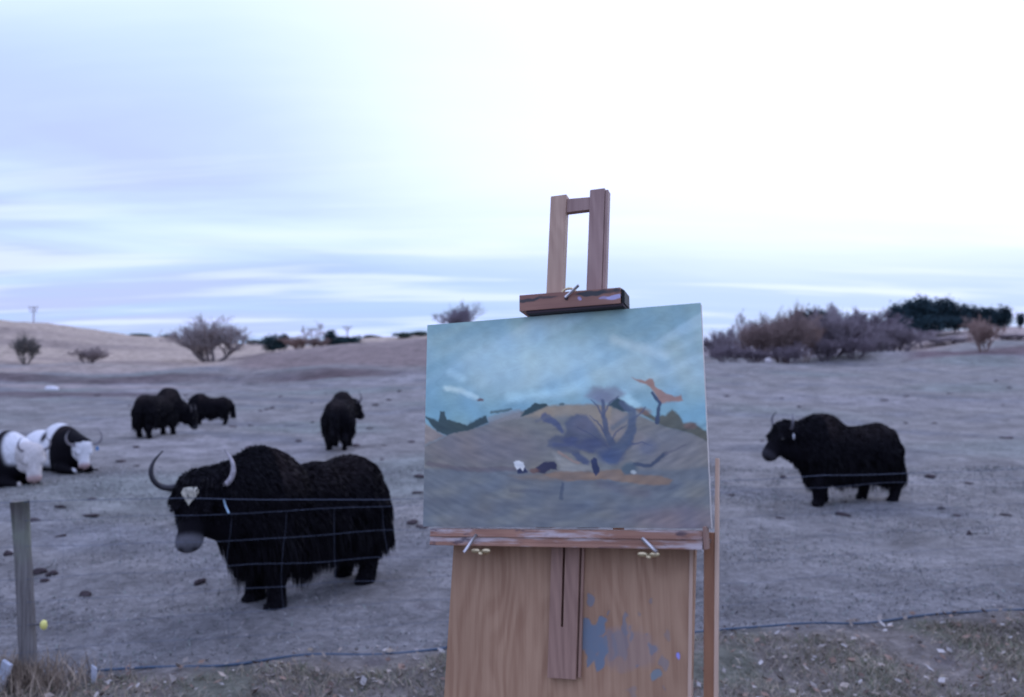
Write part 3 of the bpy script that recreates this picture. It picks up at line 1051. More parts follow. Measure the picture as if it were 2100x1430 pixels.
    # keep inside range
    def colour(P):
        n_ = len(P)
        c_ = np.tile(np.array([0.0045, 0.0038, 0.0060]), (n_, 1))
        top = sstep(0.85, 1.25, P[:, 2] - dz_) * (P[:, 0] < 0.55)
        c_ = c_ + top[:, None] * np.array([0.010, 0.007, 0.006]) * (1 + 0.6 * sines(P, 5, 6, 5, 12))[:, None]  # brownish sheen along the back, put into the coat colour
        Hq = (P - poll) @ Rh / HS
        if coat is not None:
            c_ = coat(P, Hq, c_)
        mz = sstep(0.345, 0.42, Hq[:, 0]) * (np.linalg.norm(Hq - [0.40, 0, -0.08], axis=1) < 0.15)
        c_ = c_ * (1 - mz[:, None]) + np.array(muzzle) * mz[:, None]
        lip = (Hq[:, 0] > 0.40) * sstep(-0.13, -0.15, Hq[:, 2]) * (np.abs(Hq[:, 1]) < 0.1) * 0.7
        c_ = c_ * (1 - lip[:, None])
        nost = np.exp(-(((Hq[:, 0] - 0.475) / 0.02) ** 2 + ((np.abs(Hq[:, 1]) - 0.05) / 0.022) ** 2 + ((Hq[:, 2] + 0.05) / 0.05) ** 2))
        return c_ * (1 - 0.9 * nost[:, None])
    e = empty(name, loc, heading)
    e.scale = (scale,) * 3
    tag(e, label, cat, group)
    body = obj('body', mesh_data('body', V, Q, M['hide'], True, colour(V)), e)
    # --- hair: thin tapering locks combed back and down, long on the skirt
    a_, b_, c_, d_ = (V[Q[:, i]] for i in range(4))
    cr = np.cross(c_ - a_, d_ - b_)
    ar = np.linalg.norm(cr, axis=1) + 1e-12
    fi = r.choice(len(Q), n_hair * 2, p=ar / ar.sum())
    u_, w_ = r.uniform(size=(2, len(fi), 1))
    P = (a_[fi] * (1 - u_) + b_[fi] * u_) * (1 - w_) + (d_[fi] * (1 - u_) + c_[fi] * u_) * w_
    N = (cr / ar[:, None])[fi]
    Hq = (P - poll) @ Rh / HS
    head = (Hq[:, 0] > -0.05) & (np.linalg.norm(P - hp(0.2, 0, -.06), axis=1) < 0.36 * HS)
    bald = head & (Hq[:, 0] > 0.27)
    zz = P[:, 2] - dz_
    leg = (zz < 0.30) & ~head
    keep = ~bald & ~(leg & (zz < 0.07)) & ~(lying & (P[:, 2] < 0.04))
    keep &= r.uniform(size=len(P)) < np.where(head, 0.8, np.where(leg, 0.7, 1.0))
    P, N, Hq, head, zz, leg = P[keep][:n_hair], N[keep][:n_hair], Hq[keep][:n_hair], head[keep][:n_hair], zz[keep][:n_hair], leg[keep][:n_hair]
    n_ = len(P)
    g_ = np.tile(np.array([-0.55, 0, -0.85]), (n_, 1))
    skirt = sstep(0.85, 0.5, zz) * (~head) * (~leg)
    g_ = g_ * (1 - skirt[:, None]) + np.array([-0.05, 0, -1.0]) * skirt[:, None]
    tg = g_ - N * np.sum(g_ * N, 1)[:, None] * (1 - 0.85 * skirt[:, None])
    d_ = tg + N * (0.16 - 0.10 * skirt)[:, None] + r.normal(0, 0.08, (n_, 3))
    hd = Rh @ np.array([1.0, 0, 0])
    dh = hd + N * 0.5 + r.normal(0, 0.2, (n_, 3))
    d_ = np.where(head[:, None], dh, d_)
    d_ /= np.linalg.norm(d_, axis=1)[:, None]
    cl = 1 + 0.55 * sines(P * [1, 1, 0.3], seed + 9, 8, 14, 30)
    L = (0.038 + 0.17 * skirt * np.clip(cl, 0.2, 2)) * hair_k
    L = np.where(head, np.where(Hq[:, 0] < 0.10, 0.055, 0.025), L)
    L = np.where(leg, 0.035, L) * r.uniform(0.6, 1.3, n_)
    floor_ = 0.02 if lying else np.where(leg, 0.03, 0.265 + 0.07 * np.clip(sines(P[:, :2], seed + 70, 8, 9, 26), -1.6, 1.6) + r.uniform(-0.03, 0.05, n_))
    L = np.minimum(L, np.maximum((P[:, 2] - floor_) / np.maximum(-d_[:, 2], 0.05), 0.02))
    side = np.cross(d_, r.normal(size=(n_, 3)))
    side /= np.linalg.norm(side, axis=1)[:, None]
    w_ = hair_w * r.uniform(0.6, 1.4, n_)
    m_ = P + d_ * (L * 0.55)[:, None]
    t_ = P + d_ * L[:, None] + np.array([0, 0, -0.12]) * L[:, None]
    HV = np.stack([P - side * w_[:, None] - d_ * 0.01, P + side * w_[:, None] - d_ * 0.01, m_ + side * w_[:, None] * .7, m_ - side * w_[:, None] * .7, t_], 1).reshape(-1, 3)
    k_ = np.arange(n_)[:, None] * 5
    hc = colour(P) * r.uniform(0.85, 1.2, (n_, 1))
    obj('coat_hair', mesh_data('coat_hair', HV, [k_ + np.array([[0, 1, 2, 3]]), k_ + np.array([[3, 2, 4]])], M['fur'], False, np.repeat(hc, 5, 0)), e)['kind'] = 'stuff'
    # --- horns, eyes
    for i_, s_ in enumerate((1, -1)):
        ctl = np.array([(0.0, 0.10, 0.0), (0.0, 0.17, -0.02), (0.02, 0.25, 0.0), (0.05, 0.30, 0.07), (0.05, 0.31, 0.15), (0.03, 0.28, 0.22), (0.0, 0.23, 0.275)]) * horn
        ctl[:, 0] *= 1.0
        ctl[:, 1] *= s_
        tt = np.linspace(0, len(ctl) - 1, 20)
        pts = np.stack([np.interp(tt, range(len(ctl)), ctl[:, j]) for j in range(3)], 1)
        for _ in range(3):
            pts[1:-1] = (pts[:-2] + 2 * pts[1:-1] + pts[2:]) / 4
        pts = hp(0.0, 0, 0.0) + (Ry @ roty(horn_up) @ pts.T).T
        rd = np.interp(np.linspace(0, 1, 20), [0, 0.15, 0.6, 1], [0.032, 0.027, 0.019, 0.005]) * (0.5 + 0.5 * horn)
        Vh, Fh = tube(pts, rd, 10)
        t01 = np.repeat(np.linspace(0, 1, 20), 10)[:, None]
        base_c, tip_c = horn_col[i_], (0.03, 0.028, 0.035)
        hc_ = np.array(base_c) * (1 - sstep(0.55, 1.0, t01)) + np.array(tip_c if i_ else np.array(base_c) * .8) * sstep(0.55, 1.0, t01)
        obj('horn', mesh_data('horn', Vh, Fh, M['horn'], True, hc_), e)
        Ve, Fe = lump(2, (0.020, 0.014, 0.020), 10, 8, 0.0)
        ev = np.array(Ve) * HS @ Rh.T + hp(0.185, 0.138 * s_, 0.005)
        obj('eye', mesh_data('eye', ev, Fe, M['eye']), e)
    if patch:
        # heart-shaped tuft of cream hair on the forehead
        n_ = 1500
        uu = r.uniform(-1, 1, n_); vv = r.uniform(0, 1, n_)
        ok = np.abs(uu) < np.where(vv < 0.25, 0.75 + vv, 1.0 - (vv - 0.25) * 1.25)
        uu, vv = uu[ok], vv[ok]
        n_ = len(uu)
        base = np.stack([0.045 + vv * 0.11, uu * 0.060, np.full(n_, 0.10)], 1) * HS
        base = poll + base @ Rh.T
        # drop the roots onto the forehead
        nz_ = Rh @ np.array([0, 0, 1.0])
        for _ in range(12):
            base = base - nz_ * np.clip(fn(base) - 0.010, -0.05, 0.05)[:, None]
        dd = (Rh @ np.array([1.0, 0, 0.3])) + r.normal(0, 0.18, (n_, 3))
        dd /= np.linalg.norm(dd, axis=1)[:, None]
        sd_ = np.cross(dd, nz_) ; sd_ /= np.linalg.norm(sd_, axis=1)[:, None]
        w_ = 0.0035
        L_ = r.uniform(0.015, 0.03, (n_, 1))
        PV = np.stack([base - sd_ * w_, base + sd_ * w_, base + dd * L_ * .6 + sd_ * w_ * .7, base + dd * L_ * .6 - sd_ * w_ * .7, base + dd * L_], 1).reshape(-1, 3)
        k_ = np.arange(n_)[:, None] * 5
        obj('forehead_patch', mesh_data('forehead_patch', PV, [k_ + np.array([[0, 1, 2, 3]]), k_ + np.array([[3, 2, 4]])], M['fur'], False,
                                        np.tile(np.array([0.60, 0.56, 0.46]), (len(PV), 1))), e)['label'] = 'cream heart-shaped forehead patch'
    if tag_ear:
        s_, cc = tag_ear
        V_, F_ = lump(1, (0.035, 0.008, 0.045), 10, 6, 0.0)
        ctr = hp(0.10, 0.24 * s_, -0.03)
        obj('ear_tag', mesh_data('ear_tag', np.array(V_) @ rotz(0.6).T + ctr, F_, M['stone'], True, np.tile(np.array(cc), (len(V_), 1))), e)
    return e


def stand(px_, py_, Yd):
    return (px_ - 1050) / F * Yd, Yd


YG = 'black yaks in the field'
x0, y0 = -1.78, 7.17
make_yak('yak', (x0, y0, gz(x0, y0) - 0.02), math.atan2(-0.82, -0.57), 'black yak with cream forehead patch and curved horns, nearest, behind the wire fence', 'yak',
         1.0, (1.11, -0.09, 1.10), R(44), R(64), 0.02, 26000, 0.006, horn_col=((0.46, 0.42, 0.44), (0.028, 0.026, 0.035)), group=YG, seed=3, patch=True,
         muzzle=(0.12, 0.117, 0.13), head_size=1.03, hump_x=0.58)
x0, y0 = 4.98, 11.9
make_yak('yak', (x0, y0, gz(x0, y0) - 0.02), math.atan2(-0.30, -1.15), 'black long-haired yak standing alone right of the easel, facing left', 'yak',
         0.97, (1.12, 0.0, 1.17), R(4), R(47), 0.025, 14000, 0.008, horn_col=((0.14, 0.13, 0.15), (0.12, 0.11, 0.13)), group=YG, seed=4, horn=0.8,
         muzzle=(0.03, 0.028, 0.034), tag_ear=(1, (0.45, 0.45, 0.48)), head_size=1.18, throat=1.22, feet=((0.66, 0), (0.36, 0), (-0.62, 0), (-0.36, 0)))  # ear tag added to stand for a pale spot near the horn
x0, y0 = -9.95, 22.6
make_yak('yak', (x0, y0, gz(x0, y0) - 0.02), R(78), 'larger of two black yaks grazing head to head at the back left', 'yak',
         1.0, (1.0, -0.42, 0.66), R(-70), R(70), 0.035, 4500, 0.016, group=YG, seed=5, horn=0.8, muzzle=(0.04, 0.04, 0.045))
x0, y0 = -10.25, 27.5
make_yak('yak', (x0, y0, gz(x0, y0) - 0.02), R(206), 'smaller of two black yaks grazing head to head at the back left', 'yak',
         0.80, (0.98, 0, 0.60), R(-10), R(80), 0.035, 3500, 0.018, group=YG, seed=6, horn=0.8, muzzle=(0.04, 0.04, 0.045))
x0, y0 = -4.12, 19.3
make_yak('yak', (x0, y0, gz(x0, y0) - 0.02), R(95), 'black yak seen from behind, beyond the back of the nearest yak', 'yak',
         1.0, (0.93, -0.20, 1.08), R(-50), R(45), 0.03, 5500, 0.013, group=YG, seed=7, horn=1.0, muzzle=(0.04, 0.04, 0.045))

WHT = np.array([0.66, 0.65, 0.66])


def coat_b(P, Hq, c_):
    w = 1 - sstep(0.36, 0.41, P[:, 0] + 0.03 * sines(P, 78, 6, 4, 9))
    spot = np.exp(-(((P[:, 0] - 0.12) / 0.10) ** 2 + ((P[:, 2] - 0.66) / 0.10) ** 2) ** 2)
    w = w * (1 - spot)
    low = sstep(0.22, 0.05, P[:, 2])
    w = w * (1 - low * (P[:, 0] > -0.1))
    face = (Hq[:, 0] > -0.02) & (np.abs(Hq[:, 1]) < 0.30) & (np.linalg.norm(Hq - [0.2, 0, -0.05], axis=1) < 0.36) & (Hq[:, 2] > -0.155) & (np.hypot(Hq[:, 1], Hq[:, 2] + 0.05) < 0.20)
    w = np.where(face, 1.0, w)
    return c_ * (1 - w[:, None]) + WHT * w[:, None]


def coat_a(P, Hq, c_):
    w = sstep(0.30, 0.42, P[:, 2] + 0.06 * sines(P, 77, 6, 3, 7))
    bar = np.exp(-((P[:, 0] - 0.62 + 0.3 * (P[:, 2] - 0.6)) / 0.10) ** 4) * (P[:, 2] > 0.35)
    bar = np.maximum(bar, np.exp(-(((P[:, 0] - 0.18) / 0.20) ** 2 + ((P[:, 2] - 0.50) / 0.14) ** 2) ** 2))
    w = w * (1 - bar)
    face = (np.linalg.norm(Hq - [0.2, 0, -0.05], axis=1) < 0.37) & (Hq[:, 2] > -0.19) & (np.hypot(Hq[:, 1], Hq[:, 2] + 0.05) < 0.23)
    w = np.where(face, 1.0, w)
    c2 = np.where(face[:, None], np.array([0.52, 0.48, 0.46]), WHT)
    return c_ * (1 - w[:, None]) + c2 * w[:, None]


CG = 'black and white yaks lying at the left edge'
x0, y0 = -8.92, 15.7
make_yak('piebald_yak', (x0, y0, gz(x0, y0) - 0.02), R(-32), 'black and white yak lying down with a black neck, behind the pale-faced one', 'yak',
         1.0, (1.02, 0, 0.56), R(-18), R(72), 0.025, 500, 0.010, lying=True, coat=coat_b, group=CG, seed=8, hair_k=0.22, head_size=0.98, hump_x=0.22, horn=1.0, muzzle=(0.40, 0.28, 0.27),
         tag_ear=(1, (0.10, 0.22, 0.42)), horn_col=((0.22, 0.20, 0.21), (0.22, 0.20, 0.21)))
x0, y0 = -9.05, 13.9
make_yak('piebald_yak', (x0, y0, gz(x0, y0) - 0.02), R(-22), 'black and white yak lying down with a pale face, half cut by the left edge', 'yak',
         1.02, (1.12, 0, 0.62), R(-28), R(70), 0.025, 500, 0.010, lying=True, coat=coat_a, group=CG, seed=9, hair_k=0.22, horn=0.75, muzzle=(0.40, 0.28, 0.26),
         horn_col=((0.2, 0.18, 0.19), (0.2, 0.18, 0.19)))

# ------------------------------------------------------------------ fence
def fence_y(x_):
    return 5.772 + 0.197 * x_


fe = empty('wire_fence', (0, 5.772, 0))
tag(fe, 'low wire netting fence on a leaning wooden post across the foreground', 'fence')
FO = np.array([0, 5.772, 0])
PX0, PX1 = -3.055, 5.6


def post(xb, yb, top, lean, seed):
    zb = gz(xb, yb) - 0.35
    pts = [np.array([xb, yb, zb]) + np.array([lean[0], lean[1], 1.0]) * t_ for t_ in np.linspace(0, top - zb, 9)]
    V, Fc = tube(pts, np.linspace(0.048, 0.054, 9), 14)
    V = np.array(V)
    V += (0.004 * sines(V * [1, 1, .3], seed, 8, 15, 50))[:, None] * (V - np.repeat(np.array(pts), 14, 0)) / 0.05
    o = obj('post', mesh_data('post', V - FO - np.array([0, 0, 0]), Fc, M['post'], True), fe)
    return o


post(PX0, fence_y(PX0), 1.14, (-0.052, -0.02), 3)


def wire(name, fz, rad_, xa=-4.6, xb=PX1, mat='wire', seed=0, n_=90, wob=0.004):
    xs = np.linspace(xa, xb, n_)
    P_ = np.stack([xs, fence_y(xs) - 0.055, fz(xs)], 1)
    P_[:, 2] += wob * sines(xs[:, None], seed, 6, 2, 9)
    V, Fc = tube(P_ - FO, rad_, 5)
    return obj(name, mesh_data(name, V, Fc, M[mat], True), fe)


top_z = lambda xs: np.interp(xs, [-4.6, -3.1, -2.2, -0.85, 0.8, 2.4, 3.1, 5.6], [1.13, 1.14, 1.131, 1.076, 1.10, 1.16, 1.153, 1.18])
wire('top_wire', top_z, 0.0019, seed=1)
LV = [(1.018, 1.02, 1.035, 1.03, 1.075, 1.10), (0.85, 0.845, 0.865, 0.83, 0.87, 0.90), (0.655, 0.66, 0.69, 0.66, 0.70, 0.72),
      (0.505, 0.515, 0.535, 0.51, 0.54, 0.56), (0.36, 0.365, 0.38, 0.36, 0.39, 0.40), (0.20, 0.21, 0.22, 0.21, 0.23, 0.24)]
LXS = [-3.1, -2.0, -0.9, 0.8, 2.4, 5.6]
for k, lv_ in enumerate(LV):
    wire('net_wire', lambda xs, lv_=lv_: np.interp(xs, LXS, lv_), 0.0011, seed=4 + k, wob=0.007)
for k, xs_ in enumerate(np.arange(-4.22, 5.5, 0.335)):
    zt = float(np.interp(xs_, LXS, LV[0]))
    zs = np.linspace(zt, 0.05, 16)
    wig = 0.022 * sines(np.stack([zs, np.full(16, k * 3.1)], 1), 90, 6, 3, 9)
    P_ = np.stack([xs_ + wig, fence_y(xs_) - 0.055 + 0.3 * wig * 0, zs], 1)
    V, Fc = tube(P_ - FO, 0.0007, 5)
    obj('stay_wire', mesh_data('stay_wire', V, Fc, M['wire']), fe)
# pale blue tie between the top wire and the netting
P_ = np.array([(-1.905, fence_y(-1.9) - 0.062, 1.115), (-1.89, fence_y(-1.9) - 0.066, 1.07), (-1.87, fence_y(-1.9) - 0.062, 1.025)])
V, Fc = tube(P_ - FO, 0.006, 6)
obj('tie', mesh_data('tie', V, Fc, M['clip']), fe)
# yellow insulator on the post, with its stub
zi = 0.36
xi, yi = PX0 - 0.052 * zi + 0.105, fence_y(PX0) - 0.03
V, Fc = tube(np.array([(xi - 0.065, yi, zi), (xi - 0.01, yi, zi)]) - FO, 0.008, 6)
ins = obj('insulator', mesh_data('insulator', *lump(5, (0.022, 0.022, 0.032), 10, 8, 0.12), M['yellow']), fe)
ins.location = Vector((xi, yi, zi)) - Vector(FO)
st_ = obj('stub', mesh_data('stub', np.array(V) - (np.array((xi, yi, zi)) - FO), Fc, M['post']), ins)

xs = np.linspace(-2.72, 5.6, 140)
P_ = np.stack([xs, fence_y(xs) - 0.02 + 0.012 * sines(xs[:, None], 5, 6, 1, 5), ground_z(xs, fence_y(xs)) * 0.5 + 0.022 + 0.010 * sines(xs[:, None], 6, 6, 1, 6)], 1)
V, Fc = tube(P_, 0.009, 7)
tag(obj('cable', mesh_data('cable', V, Fc, M['cable'])), 'dark blue cable lying on the ground along the foot of the wire fence', 'cable')


def stake(px_, py_, Yd, h, w, lean, col, label):
    x_ = (px_ - 1050) / F * Yd
    z_ = gz(x_, Yd)
    bm = bmesh.new()
    bmesh.ops.create_cube(bm, size=1.0)
    for v_ in bm.verts:
        v_.co = Vector((v_.co.x * w + (v_.co.z + .5) * lean, v_.co.y * w * 0.5, (v_.co.z + 0.5) * h * (0.85 if v_.co.x > 0 and v_.co.z > 0 else 1)))
    bmesh.ops.bevel(bm, geom=bm.edges[:], offset=0.004, segments=1, affect='EDGES')
    me = bpy.data.meshes.new('stake')
    bm.to_mesh(me); bm.free()
    a_ = me.color_attributes.new('Col', 'FLOAT_COLOR', 'POINT')
    a_.data.foreach_set('color', np.tile(np.array([*col, 1], np.float32), len(me.vertices)))
    me.materials.append(M['stone'])
    o = obj('stake', me)
    o.location = (x_, Yd, z_ - 0.05)
    tag(o, label, 'stake', 'pale stakes by the fence foot')


stake(4, 1390, 4.98, 0.24, 0.055, 0.06, (0.42, 0.45, 0.52), 'pale slanting broken stake left of the fence post, at the picture edge')
stake(200, 1394, 5.12, 0.17, 0.032, 0.0, (0.46, 0.48, 0.54), 'short pale peg standing at the left end of the blue cable')

# ------------------------------------------------------------------ painting and easel
C0 = Vector((0.07842, 1.38770, 1.90921))
U_ = Vector((0.94414635, -0.32435593, 0.05814546)).normalized()
V_ = Vector((0.0004333, 0.1776735, 0.9840894)); V_ = (V_ - U_ * V_.dot(U_)).normalized()
N_ = U_.cross(V_)
FRM = Matrix(((U_.x, V_.x, N_.x, C0.x), (U_.y, V_.y, N_.y, C0.y), (U_.z, V_.z, N_.z, C0.z), (0, 0, 0, 1)))


def homography(src, dst):
    A = []
    for (x_, y_), (u_, v_) in zip(src, dst):
        A.append([x_, y_, 1, 0, 0, 0, -u_ * x_, -u_ * y_, -u_])
        A.append([0, 0, 0, x_, y_, 1, -v_ * x_, -v_ * y_, -v_])
    return np.linalg.svd(np.array(A))[2][-1].reshape(3, 3)


NXp, NYp = 430, 316
S_, T_ = np.meshgrid(np.linspace(0, 1, NXp), np.linspace(0, 1, NYp))     # T from the top
HM = homography([(0, 0), (1, 0), (1, 1), (0, 1)], [(105, 183), (1655, 50), (1672, 1330), (48, 1310)])
hx = np.stack([S_.ravel(), T_.ravel(), np.ones(S_.size)], 1) @ HM.T
PP = hx[:, :2] / hx[:, 2:]                                                 # sketch units of the painting
img = np.zeros((len(PP), 3))
KP = np.array([2.0, 1.70, 1.24])                                          # mid-toned paint, judged from its look under the sky


def srgb(c_):
    return np.clip(to_lin(c_) * KP, 0, 0.95)


def lay(col, w_):
    global img
    w_ = np.clip(w_, 0, 1)[:, None]
    img = img * (1 - w_) + srgb(col) * w_


pn = sines(PP, 101, 12, 0.02, 0.10)
pw = np.stack([sines(PP, 102, 10, 0.015, 0.06), sines(PP, 103, 10, 0.015, 0.06)], 1) * 3.2 + np.stack([sines(PP, 107, 10, 0.08, 0.3), sines(PP, 108, 10, 0.08, 0.3)], 1) * 1.6


def poly(pts, soft=12.0, Q_=None):
    Q_ = PP + pw if Q_ is None else Q_
    pts = np.array(pts, float)
    ins_ = np.zeros(len(Q_), bool)
    dm = np.full(len(Q_), 1e9)
    for a_, b_ in zip(pts, np.roll(pts, -1, 0)):
        ab = b_ - a_
        t_ = np.clip(((Q_ - a_) @ ab) / (ab @ ab + 1e-9), 0, 1)
        dm = np.minimum(dm, np.linalg.norm(Q_ - a_ - t_[:, None] * ab, axis=1))
        cond = ((a_[1] > Q_[:, 1]) != (b_[1] > Q_[:, 1]))
        xin = (b_[0] - a_[0]) * (Q_[:, 1] - a_[1]) / (b_[1] - a_[1] + 1e-9) + a_[0]
        ins_ ^= cond & (Q_[:, 0] < xin)
    sdist = np.where(ins_, dm, -dm)
    return sstep(-soft, soft, sdist)


def stroke(pts, width, soft=6.0):
    Q_ = PP + pw
    pts = np.array(pts, float)
    ws = np.linspace(width[0], width[1], len(pts)) if hasattr(width, '__len__') else np.full(len(pts), width)
    best = np.full(len(Q_), -1e9)
    for i_ in range(len(pts) - 1):
        a_, b_ = pts[i_], pts[i_ + 1]
        ab = b_ - a_
        t_ = np.clip(((Q_ - a_) @ ab) / (ab @ ab + 1e-9), 0, 1)
        d_ = np.linalg.norm(Q_ - a_ - t_[:, None] * ab, axis=1)
        best = np.maximum(best, ws[i_] * (1 - t_) + ws[i_ + 1] * t_ - d_)
    return sstep(-soft, soft, best)


def blob(cx, cy, rx, ry, soft=0.5):
    Q_ = PP + pw
    d_ = np.sqrt(((Q_[:, 0] - cx) / rx) ** 2 + ((Q_[:, 1] - cy) / ry) ** 2)
    return 1 - sstep(1 - soft, 1 + soft, d_)


# sky in diagonal strokes
img[:] = srgb((112, 146, 162))
lay((134, 164, 180), sstep(150, 420, PP[:, 1]))
lay((106, 148, 172), sstep(420, 700, PP[:, 1]))
diag = np.stack([PP[:, 0] * 0.45 + PP[:, 1] * 0.9, PP[:, 0] * 0.08], 1)
dn = sines(diag, 104, 14, 0.02, 0.09)
lay((150, 180, 200), 0.55 * sstep(0.0, 1.4, dn) * (1 - sstep(480, 640, PP[:, 1])))
lay((102, 138, 158), 0.5 * sstep(0.1, 1.4, -dn))
lay((96, 140, 166), 0.6 * blob(160, 520, 150, 220, 0.7))
lay((150, 186, 206), 0.6 * blob(760, 380, 420, 130, 0.8))
lay((165, 195, 210), 0.7 * stroke([(200, 535), (300, 560), (360, 590)], 14, 14))
lay((150, 185, 205), 0.6 * stroke([(230, 450), (290, 480)], 22, 18))
lay((150, 190, 212), 0.7 * stroke([(560, 590), (820, 560), (1000, 500)], 24, 26))
lay((160, 186, 200), 0.6 * stroke([(1150, 260), (1440, 350)], 24, 24))
lay((150, 190, 212), 0.7 * stroke([(1180, 570), (1260, 640)], 30, 20))
# hills
lay((102, 108, 114), poly([(40, 870), (200, 800), (420, 735), (620, 660), (760, 640), (1000, 626), (1130, 640), (1270, 685), (1400, 740), (1560, 780), (1690, 840), (1700, 1100), (30, 1100)]))
lay((126, 122, 116), 0.85 * poly([(630, 690), (770, 640), (1000, 628), (1130, 645), (1110, 810), (1010, 760), (930, 690), (760, 700)], 16))
lay((118, 122, 132), 0.7 * poly([(430, 700), (610, 650), (620, 700), (440, 740)], 10))
lay((128, 114, 110), 0.8 * poly([(60, 720), (90, 740), (180, 805), (60, 860)], 10))
lay((102, 101, 116), 0.6 * blob(400, 870, 330, 110, 0.6))
lay((104, 108, 122), 0.6 * blob(1450, 880, 260, 120, 0.6))
lay((120, 118, 124), 0.6 * stroke([(1270, 830), (1110, 770), (1180, 700)], 44, 30))
# foreground field
lay((92, 102, 116), poly([(30, 985), (560, 995), (1000, 1010), (1700, 985), (1700, 1400), (20, 1400)], 16))
fn_ = sines(PP * [0.25, 1.0], 105, 12, 0.02, 0.10)
lay((108, 116, 122), 0.5 * sstep(0.1, 1.3, fn_) * sstep(1020, 1080, PP[:, 1]))
lay((78, 88, 106), 0.5 * sstep(0.1, 1.3, -fn_) * sstep(1020, 1080, PP[:, 1]))
lay((112, 100, 112), 0.5 * blob(1500, 1280, 260, 70, 0.7))
lay((84, 82, 96), 0.7 * stroke([(90, 960), (250, 985), (430, 995), (570, 990)], 14, 10))
lay((72, 80, 98), 0.6 * stroke([(540, 1110), (700, 1120)], 10, 10))
lay((82, 86, 104), 0.6 * stroke([(1050, 1080), (1310, 1130)], 26, 20))
# trees, far shrubs
lay((46, 66, 76), poly([(70, 690), (125, 712), (152, 725), (163, 665), (186, 668), (200, 715), (310, 738), (365, 708), (420, 690), (435, 725), (330, 768), (200, 805), (140, 778)], 7))
lay((40, 62, 72), poly([(612, 692), (636, 660), (690, 622), (762, 628), (770, 642), (700, 664)], 6))
lay((60, 78, 86), 0.8 * stroke([(450, 675), (520, 668), (560, 655)], 7, 6))
lay((60, 78, 86), 0.8 * blob(848, 628, 16, 8))
lay((72, 76, 72), 0.95 * poly([(1250, 655), (1310, 655), (1370, 700), (1430, 690), (1470, 655), (1510, 690), (1530, 730), (1590, 728), (1665, 780), (1672, 840), (1560, 785), (1400, 745)], 9))
lay((104, 88, 88), 0.7 * blob(1300, 668, 50, 22))
lay((104, 88, 88), 0.7 * blob(1570, 745, 40, 18))
lay((112, 126, 146), 0.9 * poly([(980, 575), (1030, 528), (1090, 535), (1150, 522), (1205, 560), (1172, 600), (1110, 632), (1050, 625)], 18))
lay((92, 100, 128), 0.6 * blob(1080, 590, 60, 40, 0.6))
lay((40, 62, 78), poly([(1108, 640), (1160, 588), (1205, 620), (1250, 668), (1190, 664)], 8))
# big dark tree mass
MASS = (70, 80, 104)
lay(MASS, 0.92 * poly([(760, 870), (765, 830), (810, 800), (850, 800), (870, 770), (860, 735), (890, 700), (930, 682), (985, 690), (1020, 730), (1050, 775), (1090, 830), (1150, 850), (1200, 840), (1235, 800),
                       (1240, 850), (1190, 910), (1150, 955), (1090, 945), (1040, 905), (1000, 900), (960, 880), (900, 905), (850, 895), (800, 890)], 13))
lay((94, 98, 120), 0.6 * blob(960, 745, 60, 40, 0.7))
lay((54, 66, 104), 0.8 * blob(890, 828, 46, 24, 0.4))
lay((54, 66, 104), 0.7 * blob(1010, 850, 70, 30, 0.5))
lay((58, 70, 106), 0.7 * stroke([(800, 860), (900, 850), (1010, 890)], 12, 10))
lay((58, 72, 110), 0.85 * stroke([(750, 700), (800, 725), (845, 775)], (24, 12), 9))
for bp_ in ([(1090, 800), (1040, 720), (1000, 690)], [(1120, 890), (1010, 800), (930, 760)], [(1110, 860), (1150, 780), (1210, 740)], [(1180, 860), (1290, 840), (1350, 860)],
            [(1082, 700), (1050, 650), (1010, 600)], [(1080, 690), (1120, 620), (1170, 580)], [(1242, 720), (1290, 680), (1320, 640)]):
    lay((62, 72, 102), 0.75 * stroke(bp_, (7, 2.5), 4))
lay((84, 92, 112), 0.7 * stroke([(700, 720), (780, 690)], 8, 8))
lay((62, 76, 106), 0.9 * stroke([(1075, 610), (1082, 700), (1092, 780), (1112, 825), (1140, 880)], (10, 22), 7))
lay((66, 82, 110), 0.9 * stroke([(1190, 620), (1245, 665), (1240, 770), (1195, 840), (1120, 930)], (16, 36), 9))
lay((80, 94, 114), 0.7 * stroke([(1240, 680), (1180, 720), (1130, 760)], 14, 12))
lay((60, 76, 112), 0.8 * blob(1120, 920, 70, 40, 0.5))
lay((58, 72, 106), 0.9 * poly([(890, 900), (930, 890), (1000, 950), (980, 975), (920, 940)], 10))
lay((128, 134, 142), 0.8 * poly([(790, 905), (850, 930), (920, 968), (1000, 978), (1002, 995), (900, 1010), (830, 1000), (812, 960)], 16))
lay((132, 116, 116), 0.7 * stroke([(820, 900), (880, 935), (930, 960)], 7, 6))
lay((78, 90, 118), 0.6 * blob(1330, 870, 55, 40, 0.6))
lay((56, 68, 92), 0.95 * stroke([(1250, 968), (1335, 972), (1395, 930), (1430, 905)], (10, 10), 6))
lay((84, 88, 104), 0.8 * stroke([(1430, 905), (1540, 860)], (9, 3), 6))
lay((64, 84, 104), 0.9 * blob(1215, 990, 46, 34, 0.4))
lay((150, 165, 180), 0.9 * blob(1240, 1012, 16, 10))
